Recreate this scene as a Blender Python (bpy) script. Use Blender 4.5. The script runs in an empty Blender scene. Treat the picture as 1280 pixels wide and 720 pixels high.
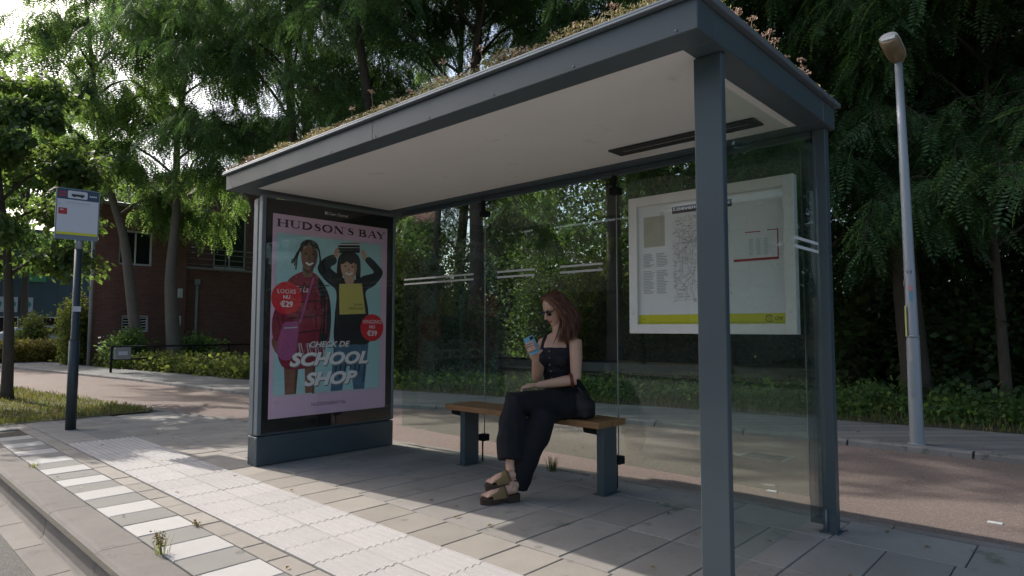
import bpy, bmesh, math, random
import numpy as np
from mathutils import Vector, Matrix, noise

random.seed(7)
RNG = np.random.default_rng(11)
SC = bpy.context.scene
COL = SC.collection
R = math.radians
V = Vector

# ------------------------------------------------------------------ materials
def new_mat(name):
    m = bpy.data.materials.new(name); m.use_nodes = True
    nt = m.node_tree; nt.nodes.clear()
    out = nt.nodes.new('ShaderNodeOutputMaterial')
    return m, nt, out

def nd(nt, t, **kw):
    n = nt.nodes.new(t)
    for k, v in kw.items():
        if k.startswith('i_'):
            n.inputs[k[2:].replace('_', ' ')].default_value = v
        else:
            setattr(n, k, v)
    return n

def mixrgb(nt, fac, a, b, mode='MIX'):
    n = nt.nodes.new('ShaderNodeMix'); n.data_type = 'RGBA'; n.blend_type = mode
    for sock, val in ((0, fac), (6, a), (7, b)):
        if hasattr(val, 'links') or isinstance(val, bpy.types.NodeSocket):
            nt.links.new(val, n.inputs[sock])
        else:
            n.inputs[sock].default_value = (*val, 1) if isinstance(val, tuple) and len(val) == 3 else val
    return n.outputs[2]

def pmat(name, col, rough=.6, metal=0.0, var=.18, scale=6.0, bump=0.0, bscale=80.0, island=0.0,
         spots=None, spec=.5, coat=0.0, stretch=None, fine=.0):
    m, nt, out = new_mat(name)
    L = nt.links.new
    tc = nd(nt, 'ShaderNodeTexCoord')
    src = tc.outputs['Object']
    if stretch:
        mp = nd(nt, 'ShaderNodeMapping'); mp.inputs['Scale'].default_value = stretch
        L(src, mp.inputs[0]); src = mp.outputs[0]
    nz = nd(nt, 'ShaderNodeTexNoise', i_Scale=scale, i_Detail=6.0, i_Roughness=.62)
    L(src, nz.inputs['Vector'])
    a = tuple(max(0, c*(1-var*1.6)) for c in col); b = tuple(min(1, c*(1+var*1.6)) for c in col)
    c = mixrgb(nt, nz.outputs[0], a, b)
    if fine:
        n3 = nd(nt, 'ShaderNodeTexNoise', i_Scale=bscale, i_Detail=3.0)
        L(src, n3.inputs['Vector'])
        c = mixrgb(nt, fine, c, mixrgb(nt, n3.outputs[0], (.1, .1, .1), (1, 1, 1)), 'OVERLAY')
    if island:
        ge = nd(nt, 'ShaderNodeNewGeometry')
        mr = nd(nt, 'ShaderNodeMapRange'); mr.inputs[3].default_value = 1-island; mr.inputs[4].default_value = 1+island
        L(ge.outputs['Random Per Island'], mr.inputs[0])
        hs = nd(nt, 'ShaderNodeHueSaturation'); L(mr.outputs[0], hs.inputs['Value']); L(c, hs.inputs['Color'])
        c = hs.outputs[0]
    if spots:
        scol, sscale, thr = spots
        n2 = nd(nt, 'ShaderNodeTexNoise', i_Scale=sscale, i_Detail=8.0, i_Roughness=.7)
        L(src, n2.inputs['Vector'])
        rp = nd(nt, 'ShaderNodeMapRange'); rp.inputs[1].default_value = thr; rp.inputs[2].default_value = thr+.12
        L(n2.outputs[0], rp.inputs[0])
        c = mixrgb(nt, rp.outputs[0], c, scol)
    if fine and rough > .75:
        vo = nd(nt, 'ShaderNodeTexVoronoi', i_Scale=5.5); L(src, vo.inputs['Vector'])
        sc_ = nd(nt, 'ShaderNodeSeparateColor'); L(vo.outputs['Color'], sc_.inputs[0])
        th = nd(nt, 'ShaderNodeMath', operation='MULTIPLY'); th.inputs[1].default_value = .14; L(sc_.outputs[0], th.inputs[0])
        ls = nd(nt, 'ShaderNodeMath', operation='LESS_THAN'); L(vo.outputs['Distance'], ls.inputs[0]); L(th.outputs[0], ls.inputs[1])
        ml = nd(nt, 'ShaderNodeMath', operation='MULTIPLY'); ml.inputs[1].default_value = .45
        gt = nd(nt, 'ShaderNodeMath', operation='GREATER_THAN'); gt.inputs[1].default_value = .55; L(sc_.outputs[1], gt.inputs[0])
        m3 = nd(nt, 'ShaderNodeMath', operation='MULTIPLY'); L(ls.outputs[0], m3.inputs[0]); L(gt.outputs[0], m3.inputs[1]); L(m3.outputs[0], ml.inputs[0])
        c = mixrgb(nt, ml.outputs[0], c, tuple(x*.45 for x in col))
    p = nd(nt, 'ShaderNodeBsdfPrincipled', i_Roughness=rough, i_Metallic=metal)
    p.inputs['Specular IOR Level'].default_value = spec
    if coat: p.inputs['Coat Weight'].default_value = coat
    L(c, p.inputs['Base Color'])
    # roughness break-up
    rr = nd(nt, 'ShaderNodeMapRange'); rr.inputs[3].default_value = max(.02, rough-.1); rr.inputs[4].default_value = min(1, rough+.1)
    L(nz.outputs[0], rr.inputs[0]); L(rr.outputs[0], p.inputs['Roughness'])
    if bump:
        nb = nd(nt, 'ShaderNodeTexNoise', i_Scale=bscale, i_Detail=5.0, i_Roughness=.65)
        L(src, nb.inputs['Vector'])
        bp = nd(nt, 'ShaderNodeBump', i_Strength=bump, i_Distance=.01)
        L(nb.outputs[0], bp.inputs['Height']); L(bp.outputs[0], p.inputs['Normal'])
    L(p.outputs[0], out.inputs[0])
    return m

def leafmat(name, col, trans, fac=.42, rough=.5, isl=.45, scale=.7):
    m, nt, out = new_mat(name); L = nt.links.new
    tc = nd(nt, 'ShaderNodeTexCoord')
    nz = nd(nt, 'ShaderNodeTexNoise', i_Scale=scale, i_Detail=3.0); L(tc.outputs['Object'], nz.inputs['Vector'])
    ge = nd(nt, 'ShaderNodeNewGeometry')
    mr = nd(nt, 'ShaderNodeMapRange'); mr.inputs[3].default_value = 1-isl; mr.inputs[4].default_value = 1+isl
    L(ge.outputs['Random Per Island'], mr.inputs[0])
    def tint(c):
        a = tuple(x*.72 for x in c); b = (c[0]*1.5, c[1]*1.25, c[2]*1.0)
        x = mixrgb(nt, nz.outputs[0], a, b)
        hs = nd(nt, 'ShaderNodeHueSaturation'); L(mr.outputs[0], hs.inputs['Value']); L(x, hs.inputs['Color'])
        return hs.outputs[0]
    p = nd(nt, 'ShaderNodeBsdfPrincipled', i_Roughness=rough)
    p.inputs['Specular IOR Level'].default_value = .35
    L(tint(col), p.inputs['Base Color'])
    t = nd(nt, 'ShaderNodeBsdfTranslucent'); L(tint(trans), t.inputs[0])
    mx = nd(nt, 'ShaderNodeMixShader'); mx.inputs[0].default_value = fac
    L(p.outputs[0], mx.inputs[1]); L(t.outputs[0], mx.inputs[2]); L(mx.outputs[0], out.inputs[0])
    return m

def glassmat(name, tint=(.9, .95, .93), base=.045, dirt=.05, dirtcol=(.5, .52, .5), rough=0.0, maxr=.9):
    m, nt, out = new_mat(name); L = nt.links.new
    lw = nd(nt, 'ShaderNodeLayerWeight'); lw.inputs[0].default_value = .5
    pw = nd(nt, 'ShaderNodeMath', operation='POWER'); pw.inputs[1].default_value = 5.0
    L(lw.outputs['Facing'], pw.inputs[0])
    mr = nd(nt, 'ShaderNodeMapRange'); mr.inputs[3].default_value = base; mr.inputs[4].default_value = maxr
    L(pw.outputs[0], mr.inputs[0])
    tr = nd(nt, 'ShaderNodeBsdfTransparent'); tr.inputs[0].default_value = (*tint, 1)
    gl = nd(nt, 'ShaderNodeBsdfGlossy'); gl.inputs['Roughness'].default_value = rough
    mx = nd(nt, 'ShaderNodeMixShader')
    L(mr.outputs[0], mx.inputs[0]); L(tr.outputs[0], mx.inputs[1]); L(gl.outputs[0], mx.inputs[2])
    df = nd(nt, 'ShaderNodeBsdfDiffuse'); df.inputs[0].default_value = (*dirtcol, 1)
    tc = nd(nt, 'ShaderNodeTexCoord')
    nz = nd(nt, 'ShaderNodeTexNoise', i_Scale=2.2, i_Detail=8.0, i_Roughness=.7); L(tc.outputs['Object'], nz.inputs['Vector'])
    dm = nd(nt, 'ShaderNodeMapRange'); dm.inputs[1].default_value = .35; dm.inputs[2].default_value = .75
    dm.inputs[3].default_value = dirt*.3; dm.inputs[4].default_value = dirt*1.6
    L(nz.outputs[0], dm.inputs[0])
    m2 = nd(nt, 'ShaderNodeMixShader'); L(dm.outputs[0], m2.inputs[0]); L(mx.outputs[0], m2.inputs[1]); L(df.outputs[0], m2.inputs[2])
    L(m2.outputs[0], out.inputs[0])
    return m

def brickmat(name, c1, c2, mortar, bw=.22, bh=.065, ms=.008, rough=.85, axis='XZ'):
    m, nt, out = new_mat(name); L = nt.links.new
    tc = nd(nt, 'ShaderNodeTexCoord'); sp = nd(nt, 'ShaderNodeSeparateXYZ'); L(tc.outputs['Object'], sp.inputs[0])
    ad = nd(nt, 'ShaderNodeMath', operation='ADD'); L(sp.outputs[0], ad.inputs[0]); L(sp.outputs[1], ad.inputs[1])
    cb = nd(nt, 'ShaderNodeCombineXYZ'); L(ad.outputs[0], cb.inputs[0]); L(sp.outputs[2], cb.inputs[1])
    br = nd(nt, 'ShaderNodeTexBrick'); br.offset = .5
    br.inputs['Color1'].default_value = (*c1, 1); br.inputs['Color2'].default_value = (*c2, 1); br.inputs['Mortar'].default_value = (*mortar, 1)
    br.inputs['Scale'].default_value = 1; br.inputs['Mortar Size'].default_value = ms
    br.inputs['Brick Width'].default_value = bw; br.inputs['Row Height'].default_value = bh
    L(cb.outputs[0], br.inputs['Vector'])
    nz = nd(nt, 'ShaderNodeTexNoise', i_Scale=3.0, i_Detail=7.0); L(tc.outputs['Object'], nz.inputs['Vector'])
    c = mixrgb(nt, .5, br.outputs[0], mixrgb(nt, nz.outputs[0], (.25, .25, .25), (.8, .8, .8)), 'OVERLAY')
    p = nd(nt, 'ShaderNodeBsdfPrincipled', i_Roughness=rough); L(c, p.inputs['Base Color'])
    bp = nd(nt, 'ShaderNodeBump', i_Strength=.5, i_Distance=.01); bp.invert = True
    L(br.outputs['Fac'], bp.inputs['Height']); L(bp.outputs[0], p.inputs['Normal'])
    L(p.outputs[0], out.inputs[0])
    return m

def asphaltmat(name, c_lo, c_hi, agg, scale=220.0, patch=.55):
    m, nt, out = new_mat(name); L = nt.links.new
    tc = nd(nt, 'ShaderNodeTexCoord')
    n1 = nd(nt, 'ShaderNodeTexNoise', i_Scale=.9, i_Detail=8.0, i_Roughness=.68); L(tc.outputs['Object'], n1.inputs['Vector'])
    n2 = nd(nt, 'ShaderNodeTexVoronoi', i_Scale=scale); L(tc.outputs['Object'], n2.inputs['Vector'])
    c = mixrgb(nt, n1.outputs[0], c_lo, c_hi)
    sp = nd(nt, 'ShaderNodeSeparateColor'); L(n2.outputs['Color'], sp.inputs[0])
    mr = nd(nt, 'ShaderNodeMapRange'); mr.inputs[1].default_value = .45; mr.inputs[2].default_value = 1.0
    mr.inputs[4].default_value = patch
    L(sp.outputs[0], mr.inputs[0])
    c = mixrgb(nt, mr.outputs[0], c, agg)
    p = nd(nt, 'ShaderNodeBsdfPrincipled', i_Roughness=.85); L(c, p.inputs['Base Color'])
    bp = nd(nt, 'ShaderNodeBump', i_Strength=.55, i_Distance=.004); L(n2.outputs['Distance'], bp.inputs['Height'])
    L(bp.outputs[0], p.inputs['Normal']); L(p.outputs[0], out.inputs[0])
    return m

M = {}
M['steel'] = pmat('grey_blue_powder_coat', (.054, .077, .090), .42, 0, .10, 3, .04, 300, spec=.5, spots=((.10, .12, .14), 9, .70))
M['steel_lt'] = pmat('grey_aluminium_trim', (.16, .19, .22), .45, .35, .10, 4)
M['black'] = pmat('black_print', (.006, .006, .007), .35, 0, .2, 5)
M['black_gloss'] = pmat('black_glass_border', (.004, .004, .005), .06, 0, .2, 3, spec=.5)
M['ceiling'] = pmat('white_soffit', (.75, .735, .72), .6, 0, .05, 2.2, .02, 200, spots=((.50, .485, .46), 2.2, .60))
M['dark_slot'] = pmat('dark_slot', (.02, .02, .022), .5)
M['diffuser'] = pmat('grey_diffuser', (.32, .31, .30), .4)
M['glass'] = glassmat('shelter_glass', (.87, .93, .90), .048, .015)
M['glass_side'] = glassmat('side_glass', (.94, .98, .955), .045, .014, (.30, .38, .32))
M['glass_strip'] = glassmat('smoked_strip', (.50, .56, .58), .05, .12, (.22, .25, .27))
M['glass_clear'] = glassmat('cover_glass', (.98, .985, .985), .035, .0)
M['glass_dark'] = pmat('window_glass', (.012, .016, .02), .05, 0, .2, 1.5, spec=.8)
M['white_print'] = pmat('white_print', (.62, .63, .63), .5, 0, .05, 20)
M['wood'] = pmat('oiled_bench_wood', (.30, .155, .065), .5, 0, .35, 5.0, .25, 60, stretch=(14, 1.2, 14), spots=((.10, .045, .02), 3.0, .70))
M['tile_grey'] = pmat('grey_concrete_slab', (.285, .266, .242), .85, 0, .18, 2.6, .30, 220, island=.12, spots=((.125, .145, .105), 3.2, .58), fine=.35)
M['tile_tan'] = pmat('tan_concrete_tile', (.315, .285, .25), .85, 0, .14, 4, .3, 220, island=.12, spots=((.19, .17, .145), 4.0, .64), fine=.35)
M['tile_white'] = pmat('white_concrete_tile', (.45, .435, .42), .8, 0, .08, 5, .25, 220, island=.07, spots=((.36, .34, .31), 5.0, .63), fine=.25)
M['tile_dark'] = pmat('dark_grey_concrete_tile', (.225, .218, .20), .85, 0, .12, 5, .3, 220, island=.08, spots=((.14, .135, .12), 6.0, .62), fine=.3)
M['tactile'] = pmat('white_ribbed_tile', (.42, .40, .385), .8, 0, .08, 4, .2, 240, island=.06, spots=((.34, .31, .28), 5.0, .62), fine=.25)
M['joint'] = pmat('joint_sand', (.075, .066, .052), .95, 0, .4, 20, .5, 100, spots=((.05, .07, .025), 6, .58))
M['kerb'] = pmat('kerb_concrete', (.20, .182, .165), .88, 0, .2, 3, .5, 200, island=.05, spots=((.14, .125, .105), 3.5, .57), fine=.4)
M['gutter'] = pmat('gutter_concrete', (.235, .215, .195), .9, 0, .2, 3, .5, 160, island=.08, spots=((.17, .15, .12), 4, .58), fine=.4)
M['asphalt'] = asphaltmat('grey_asphalt', (.055, .053, .05), (.11, .105, .095), (.26, .25, .23))
M['redroad'] = asphaltmat('faded_red_asphalt', (.125, .094, .084), (.225, .172, .148), (.36, .29, .25), 150, .55)
M['farpave'] = brickmat('far_pavement', (.17, .172, .172), (.22, .218, .21), (.06, .06, .055), .30, .30, .012, .9)
M['kerb_far'] = pmat('far_kerb_concrete', (.22, .215, .205), .9, 0, .25, 5, .5, 120, island=.12, spots=((.09, .09, .075), 6, .56))
M['soil'] = pmat('soil', (.05, .042, .028), .95, 0, .5, 2.5, .8, 30, spots=((.045, .07, .02), 2.0, .52))
M['lawn'] = pmat('lawn_soil', (.085, .09, .035), .95, 0, .5, 4, .8, 60, spots=((.16, .135, .07), 3.0, .56))
M['bark'] = pmat('bark', (.085, .068, .052), .9, 0, .4, 6, 1.0, 30, stretch=(6, 6, 1))
M['bark_lt'] = pmat('pale_bark', (.17, .145, .115), .9, 0, .35, 6, 1.0, 30, stretch=(6, 6, 1))
M['leaf_dark'] = leafmat('dark_pinnate_leaf', (.064, .138, .070), (.17, .34, .10), .48)
M['leaf_mid'] = leafmat('mid_leaf', (.078, .155, .066), (.24, .43, .11), .55)
M['leaf_broad'] = leafmat('broad_leaf', (.060, .112, .046), (.20, .34, .08), .5)
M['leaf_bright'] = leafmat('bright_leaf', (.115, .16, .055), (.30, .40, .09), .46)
M['leaf_ivy'] = leafmat('ivy_leaf', (.05, .085, .035), (.12, .2, .04), .3, .32)
M['leaf_hedge'] = leafmat('hedge_leaf', (.19, .185, .05), (.30, .30, .07), .4)
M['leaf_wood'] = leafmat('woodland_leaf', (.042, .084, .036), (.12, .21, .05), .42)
M['grass'] = leafmat('grass_blade', (.10, .145, .045), (.22, .28, .06), .4, .5, .5, 1.2)
M['grass_dry'] = leafmat('dry_grass_blade', (.22, .185, .09), (.34, .29, .13), .35)
M['sedum_y'] = leafmat('pale_sedum', (.50, .46, .26), (.42, .38, .19), .22)
M['sedum_r'] = leafmat('russet_sedum', (.30, .215, .165), (.28, .19, .13), .15)
M['sedum_g'] = leafmat('green_sedum', (.28, .29, .11), (.30, .30, .10), .25)
M['dryflower'] = leafmat('dried_flower', (.36, .27, .22), (.38, .28, .22), .25)
M['brick'] = brickmat('dark_red_brick', (.225, .088, .062), (.165, .065, .05), (.15, .12, .105))
M['brick_wall'] = brickmat('garden_brick', (.22, .085, .05), (.15, .06, .04), (.13, .115, .1))
M['rooftile'] = brickmat('dark_roof_tile', (.012, .012, .013), (.02, .02, .02), (.004, .004, .004), .30, .24, .02, .95)
M['whiteframe'] = pmat('white_frame', (.62, .61, .58), .5, 0, .08, 6)
M['office'] = pmat('blue_grey_cladding', (.065, .105, .12), .5, 0, .08, 1.2)
M['pipe'] = pmat('grey_pipe', (.30, .31, .31), .5, .2, .15, 8)
M['darkmetal'] = pmat('dark_metal', (.014, .016, .017), .85, 0, .2, 10, spec=.2)
M['galv'] = pmat('galvanised_pole', (.30, .33, .36), .5, .25, .14, 5, .1, 90, stretch=(1, 1, .3), spots=((.20, .21, .21), 9, .64))
M['pole'] = pmat('dark_green_pole', (.030, .042, .046), .45, 0, .2, 8)
M['lamp_head'] = pmat('grey_lamp_cover', (.50, .49, .46), .5, 0, .15, 14)
M['lamp_lens'] = pmat('yellowed_lens', (.27, .205, .13), .3, 0, .25, 18, spec=.6)
M['yellow'] = pmat('yellow_band', (.66, .62, .02), .5, 0, .04, 10)
M['red'] = pmat('red_print', (.42, .025, .03), .5, 0, .05, 10)
M['navy'] = pmat('navy_print', (.025, .055, .10), .5, 0, .05, 10)
M['signwhite'] = pmat('sign_white', (.60, .60, .64), .45, 0, .04, 8)
M['paper'] = pmat('map_paper', (.84, .845, .86), .6, 0, .03, 6)
M['mapline'] = pmat('map_line', (.36, .33, .36), .6)
M['maptext'] = pmat('map_text', (.42, .42, .46), .6)
M['mapbeige'] = pmat('map_beige', (.52, .50, .42), .6)
M['casegrey'] = pmat('case_frame', (.72, .71, .69), .4, .1, .05, 6)
M['plate'] = pmat('dark_plate', (.09, .07, .07), .5)
M['skin'] = pmat('skin', (.56, .34, .25), .5, 0, .07, 14, .05, 150)
M['lip'] = pmat('lip', (.42, .16, .14), .4)
M['hair'] = pmat('auburn_hair', (.085, .028, .016), .42, 0, .5, 12, 0, 80, stretch=(9, 9, 1), spec=.5)
M['hair_lt'] = pmat('light_auburn_hair', (.17, .070, .038), .38, 0, .5, 12, 0, 80, stretch=(9, 9, 1), spec=.6)
M['cloth'] = pmat('black_cloth', (.011, .012, .016), .85, 0, .25, 10, .3, 260, spec=.25)
M['cloth_top'] = pmat('dark_navy_top', (.012, .014, .022), .75, 0, .2, 14, .25, 300, spec=.3)
M['button'] = pmat('horn_button', (.20, .17, .15), .35)
M['bagm'] = pmat('black_soft_bag', (.012, .012, .014), .65, 0, .3, 9, .5, 60, spec=.4)
M['suede'] = pmat('tan_suede', (.215, .14, .065), .9, 0, .18, 18, .3, 300)
M['sole'] = pmat('dark_cork_sole', (.045, .026, .018), .75, 0, .25, 30, .3, 120)
M['phone'] = pmat('pale_blue_phone', (.16, .36, .50), .3, 0, .05, 8)
M['bracelet'] = pmat('brown_red_band', (.17, .03, .02), .45)
M['shades'] = pmat('black_sunglasses', (.004, .004, .005), .12)
M['ring'] = pmat('silver_ring', (.7, .7, .68), .2, 1)
M['pink'] = pmat('pink_poster_paper', (.72, .50, .66), .55, 0, .03, 3)
M['pale'] = pmat('pale_line', (.55, .56, .60), .55, 0, .03, 3)
M['teal'] = pmat('teal_print', (.40, .66, .69), .55, 0, .07, 2.0)
M['ink'] = pmat('dark_print', (.012, .012, .018), .55, 0, .3, 9)
M['maroon'] = pmat('maroon_print', (.26, .022, .05), .55, 0, .5, 9)
M['skin_d'] = pmat('printed_brown', (.23, .105, .065), .55, 0, .3, 12)
M['skin_l'] = pmat('printed_beige', (.60, .38, .27), .55, 0, .15, 12)
M['printhair'] = pmat('printed_hair', (.022, .014, .012), .55, 0, .4, 14)
M['print_shade'] = pmat('printed_dark_brown', (.12, .05, .032), .55, 0, .2, 14)
M['print_shade2'] = pmat('printed_tan', (.42, .24, .16), .55, 0, .2, 14)
M['print_wine'] = pmat('printed_wine', (.12, .012, .025), .55, 0, .3, 14)
M['print_charcoal'] = pmat('printed_charcoal', (.035, .037, .045), .55, 0, .3, 14)
M['printyel'] = pmat('printed_yellow', (.62, .54, .14), .55, 0, .1, 8)
M['jeans'] = pmat('printed_jeans', (.075, .16, .26), .55, 0, .4, 11)
M['bagpink'] = pmat('printed_bag', (.40, .10, .26), .55, 0, .35, 10, stretch=(6, 1, 6))
M['printred'] = pmat('printed_red', (.68, .025, .045), .55, 0, .03, 10)
M['printwhite'] = pmat('printed_white', (.85, .84, .85), .55, 0, .03, 10)
M['printgrey'] = pmat('printed_grey', (.20, .19, .19), .55)
M['carwhite'] = pmat('white_car_paint', (.62, .64, .67), .25, 0, .04, 3, coat=.6)
M['tyre'] = pmat('tyre_rubber', (.02, .02, .02), .8)
M['green_poster'] = pmat('green_print', (.10, .32, .16), .5)
M['teal_disc'] = pmat('teal_disc', (.06, .30, .24), .5)
M['concrete_wall'] = pmat('weathered_concrete', (.26, .23, .20), .9, 0, .25, 3, .4, 60)
M['render'] = pmat('pale_render', (.42, .40, .36), .85, 0, .1, 2)
M['sticker_b'] = pmat('sticker_blue', (.12, .30, .42), .5)
M['sticker_r'] = pmat('sticker_pink', (.55, .25, .25), .5)
M['sticker_y'] = pmat('sticker_yellow', (.45, .45, .16), .5)

# ------------------------------------------------------------------ mesh builder
class MB:
    def __init__(s): s.v = []; s.f = []; s.m = []; s.s = []
    def add(s, verts, faces, mi=0, smooth=False):
        o = len(s.v); s.v += [tuple(p) for p in verts]
        for f in faces: s.f.append(tuple(i+o for i in f)); s.m.append(mi); s.s.append(smooth)
        return s
    def box(s, x0, x1, y0, y1, z0, z1, mi=0, bev=0.0, seg=1):
        if bev <= 0:
            vs = [(x, y, z) for z in (z0, z1) for y in (y0, y1) for x in (x0, x1)]
            return s.add(vs, [(0, 2, 3, 1), (4, 5, 7, 6), (0, 1, 5, 4), (2, 6, 7, 3), (0, 4, 6, 2), (1, 3, 7, 5)], mi)
        bm = bmesh.new(); bmesh.ops.create_cube(bm, size=1)
        for v in bm.verts: v.co = ((x0+x1)/2+v.co.x*(x1-x0), (y0+y1)/2+v.co.y*(y1-y0), (z0+z1)/2+v.co.z*(z1-z0))
        bmesh.ops.bevel(bm, geom=list(bm.edges), offset=bev, segments=seg, affect='EDGES', profile=.5)
        s.bm(bm, mi, False); bm.free(); return s
    def bm(s, bm, mi=0, smooth=False, mat=None):
        bm.verts.ensure_lookup_table(); bm.verts.index_update()
        vs = [tuple(mat @ v.co) if mat else tuple(v.co) for v in bm.verts]
        return s.add(vs, [[v.index for v in f.verts] for f in bm.faces], mi, smooth)
    def obox(s, c, ax, ay, az, mi=0, bev=0.0):
        b = MB(); b.box(-1, 1, -1, 1, -1, 1)
        if bev:
            la, lb, lc = V(ax).length, V(ay).length, V(az).length
            b = MB(); b.box(-la, la, -lb, lb, -lc, lc, 0, bev)
            ax, ay, az = V(ax).normalized(), V(ay).normalized(), V(az).normalized()
        c, ax, ay, az = V(c), V(ax), V(ay), V(az)
        return s.add([c+ax*p[0]+ay*p[1]+az*p[2] for p in b.v], b.f, mi)
    def tube(s, pts, radii, n=10, mi=0, cap=True, smooth=True, side=None, ratio=1.0):
        """tube through pts; radii number or list; ratio squashes the second axis"""
        pts = [V(p) for p in pts]; k = len(pts)
        if not isinstance(radii, (list, tuple)): radii = [radii]*k
        rings = []; prev = None
        for i, p in enumerate(pts):
            t = (pts[min(i+1, k-1)]-pts[max(i-1, 0)])
            if t.length < 1e-9: t = V((0, 0, 1))
            t.normalize()
            if prev is None:
                a = V(side) if side else (V((0, 0, 1)) if abs(t.z) < .9 else V((1, 0, 0)))
            else: a = prev
            a = a - t*a.dot(t)
            if a.length < 1e-6: a = V((1, 0, 0)) - t*t.x
            a.normalize(); b = t.cross(a); prev = a
            r = radii[i]; ra, rb = (r if isinstance(r, tuple) else (r, r*ratio))
            rings.append([p + a*(ra*math.cos(2*math.pi*j/n)) + b*(rb*math.sin(2*math.pi*j/n)) for j in range(n)])
        vs = [q for r in rings for q in r]
        fs = [(i*n+j, i*n+(j+1) % n, (i+1)*n+(j+1) % n, (i+1)*n+j) for i in range(k-1) for j in range(n)]
        if cap: fs += [tuple(reversed(range(n))), tuple((k-1)*n+j for j in range(n))]
        return s.add(vs, fs, mi, smooth)
    def ell(s, c, r, mi=0, rot=None, seg=16, rings=10):
        bm = bmesh.new(); bmesh.ops.create_uvsphere(bm, u_segments=seg, v_segments=rings, radius=1)
        m = Matrix.Translation(V(c)) @ (rot.to_4x4() if rot else Matrix.Identity(4)) @ Matrix.Diagonal((*r, 1))
        s.bm(bm, mi, True, m); bm.free(); return s
    def prism(s, poly, fn, d0, d1, mi=0):
        """poly in 2d, fn(u,v,d) -> 3d"""
        n = len(poly); vs = [fn(u, v, d0) for u, v in poly]+[fn(u, v, d1) for u, v in poly]
        fs = [tuple(range(n)), tuple(reversed(range(n, 2*n)))]+[(i, (i+1) % n, n+(i+1) % n, n+i) for i in range(n)]
        return s.add(vs, fs, mi)
    def mesh(s, name, off=(0, 0, 0)):
        me = bpy.data.meshes.new(name)
        o = V(off)
        me.from_pydata([(p[0]-o.x, p[1]-o.y, p[2]-o.z) for p in s.v], [], s.f)
        me.polygons.foreach_set('material_index', s.m); me.polygons.foreach_set('use_smooth', s.s)
        me.update(); return me
    def build(s, name, mats, parent=None, fix=True):
        off = parent.location if parent else (0, 0, 0)
        p = parent.parent if parent else None
        if p: off = V(off)+p.location
        me = s.mesh(name, off)
        if fix:
            b = bmesh.new(); b.from_mesh(me); bmesh.ops.recalc_face_normals(b, faces=b.faces); b.to_mesh(me); b.free()
        return link(name, me, mats, parent)

def link(name, me, mats, parent=None):
    o = bpy.data.objects.new(name, me); COL.objects.link(o)
    for m in (mats if isinstance(mats, (list, tuple)) else [mats]): me.materials.append(M[m] if isinstance(m, str) else m)
    if parent: o.parent = parent
    return o

def tag(o, label=None, cat=None, group=None, kind=None):
    if label: o['label'] = label
    if cat: o['category'] = cat
    if group: o['group'] = group
    if kind: o['kind'] = kind
    return o
def thing(name, loc, label, cat, group=None):
    o = bpy.data.objects.new(name, None); COL.objects.link(o); o.location = loc; o.empty_display_size = .2
    return tag(o, label, cat, group)
def struct(o): o['kind'] = 'structure'; return o
def copy_tree(o, parent=None):
    c = o.copy(); COL.objects.link(c); c.parent = parent
    for ch in list(o.children): copy_tree(ch, c)
    return c

def np_mesh(name, verts, nper):
    """verts (n*nper,3): separate faces with nper corners each"""
    n = len(verts)//nper
    me = bpy.data.meshes.new(name)
    me.vertices.add(n*nper); me.vertices.foreach_set('co', np.ascontiguousarray(verts, dtype=np.float32).ravel())
    me.loops.add(n*nper); me.loops.foreach_set('vertex_index', np.arange(n*nper, dtype=np.int32))
    me.polygons.add(n); me.polygons.foreach_set('loop_start', np.arange(0, n*nper, nper, dtype=np.int32))
    me.update(calc_edges=True); me.validate()
    return me

# ------------------------------------------------------------------ text -> polygons
def text_polys(txt, shear=0.0, bold=0.0):
    cu = bpy.data.curves.new('txt', 'FONT'); cu.body = txt; cu.shear = shear; cu.offset = bold; cu.resolution_u = 3
    ob = bpy.data.objects.new('txt', cu); COL.objects.link(ob)
    dg = bpy.context.evaluated_depsgraph_get(); me = bpy.data.meshes.new_from_object(ob.evaluated_get(dg))
    vs = np.array([v.co[:2] for v in me.vertices]); fs = [tuple(p.vertices) for p in me.polygons]
    bpy.data.objects.remove(ob); bpy.data.curves.remove(cu); bpy.data.meshes.remove(me)
    vs = vs-vs.min(0); ext = vs.max(0)
    return vs, fs, ext
def put_text(mb, txt, fn, u, v, w=None, h=None, d=0.0, mi=0, shear=0.0, bold=0.0, center=False):
    vs, fs, e = text_polys(txt, shear, bold)
    sx = (w/e[0]) if w else h/e[1]; sy = (h/e[1]) if h else sx
    if center: u = u-e[0]*sx/2
    mb.add([fn(u+p[0]*sx, v+p[1]*sy, d) for p in vs], fs, mi)
def stroke(mb, pts, ws, fn, d, mi):
    pts = [np.array(p, float) for p in pts]; n = len(pts)
    if not isinstance(ws, (list, tuple)): ws = [ws]*n
    vs = []
    for i in range(n):
        t = pts[min(i+1, n-1)]-pts[max(i-1, 0)]; t = t/(np.linalg.norm(t)+1e-9); q = np.array([-t[1], t[0]])*ws[i]/2
        vs += [fn(*(pts[i]+q), d), fn(*(pts[i]-q), d)]
    mb.add(vs, [(2*i, 2*i+1, 2*i+3, 2*i+2) for i in range(n-1)], mi)
def catmull(pts, k=5, closed=True):
    n = len(pts); out = []
    P = [np.array(p, float) for p in pts]
    for i in range(n if closed else n-1):
        p0, p1, p2, p3 = P[(i-1) % n if closed else max(i-1, 0)], P[i], P[(i+1) % n], P[(i+2) % n if closed else min(i+2, n-1)]
        for j in range(k):
            t = j/k
            out.append(tuple(.5*((2*p1)+(-p0+p2)*t+(2*p0-5*p1+4*p2-p3)*t*t+(-p0+3*p1-3*p2+p3)*t**3)))
    if not closed: out.append(tuple(P[-1]))
    return out
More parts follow.
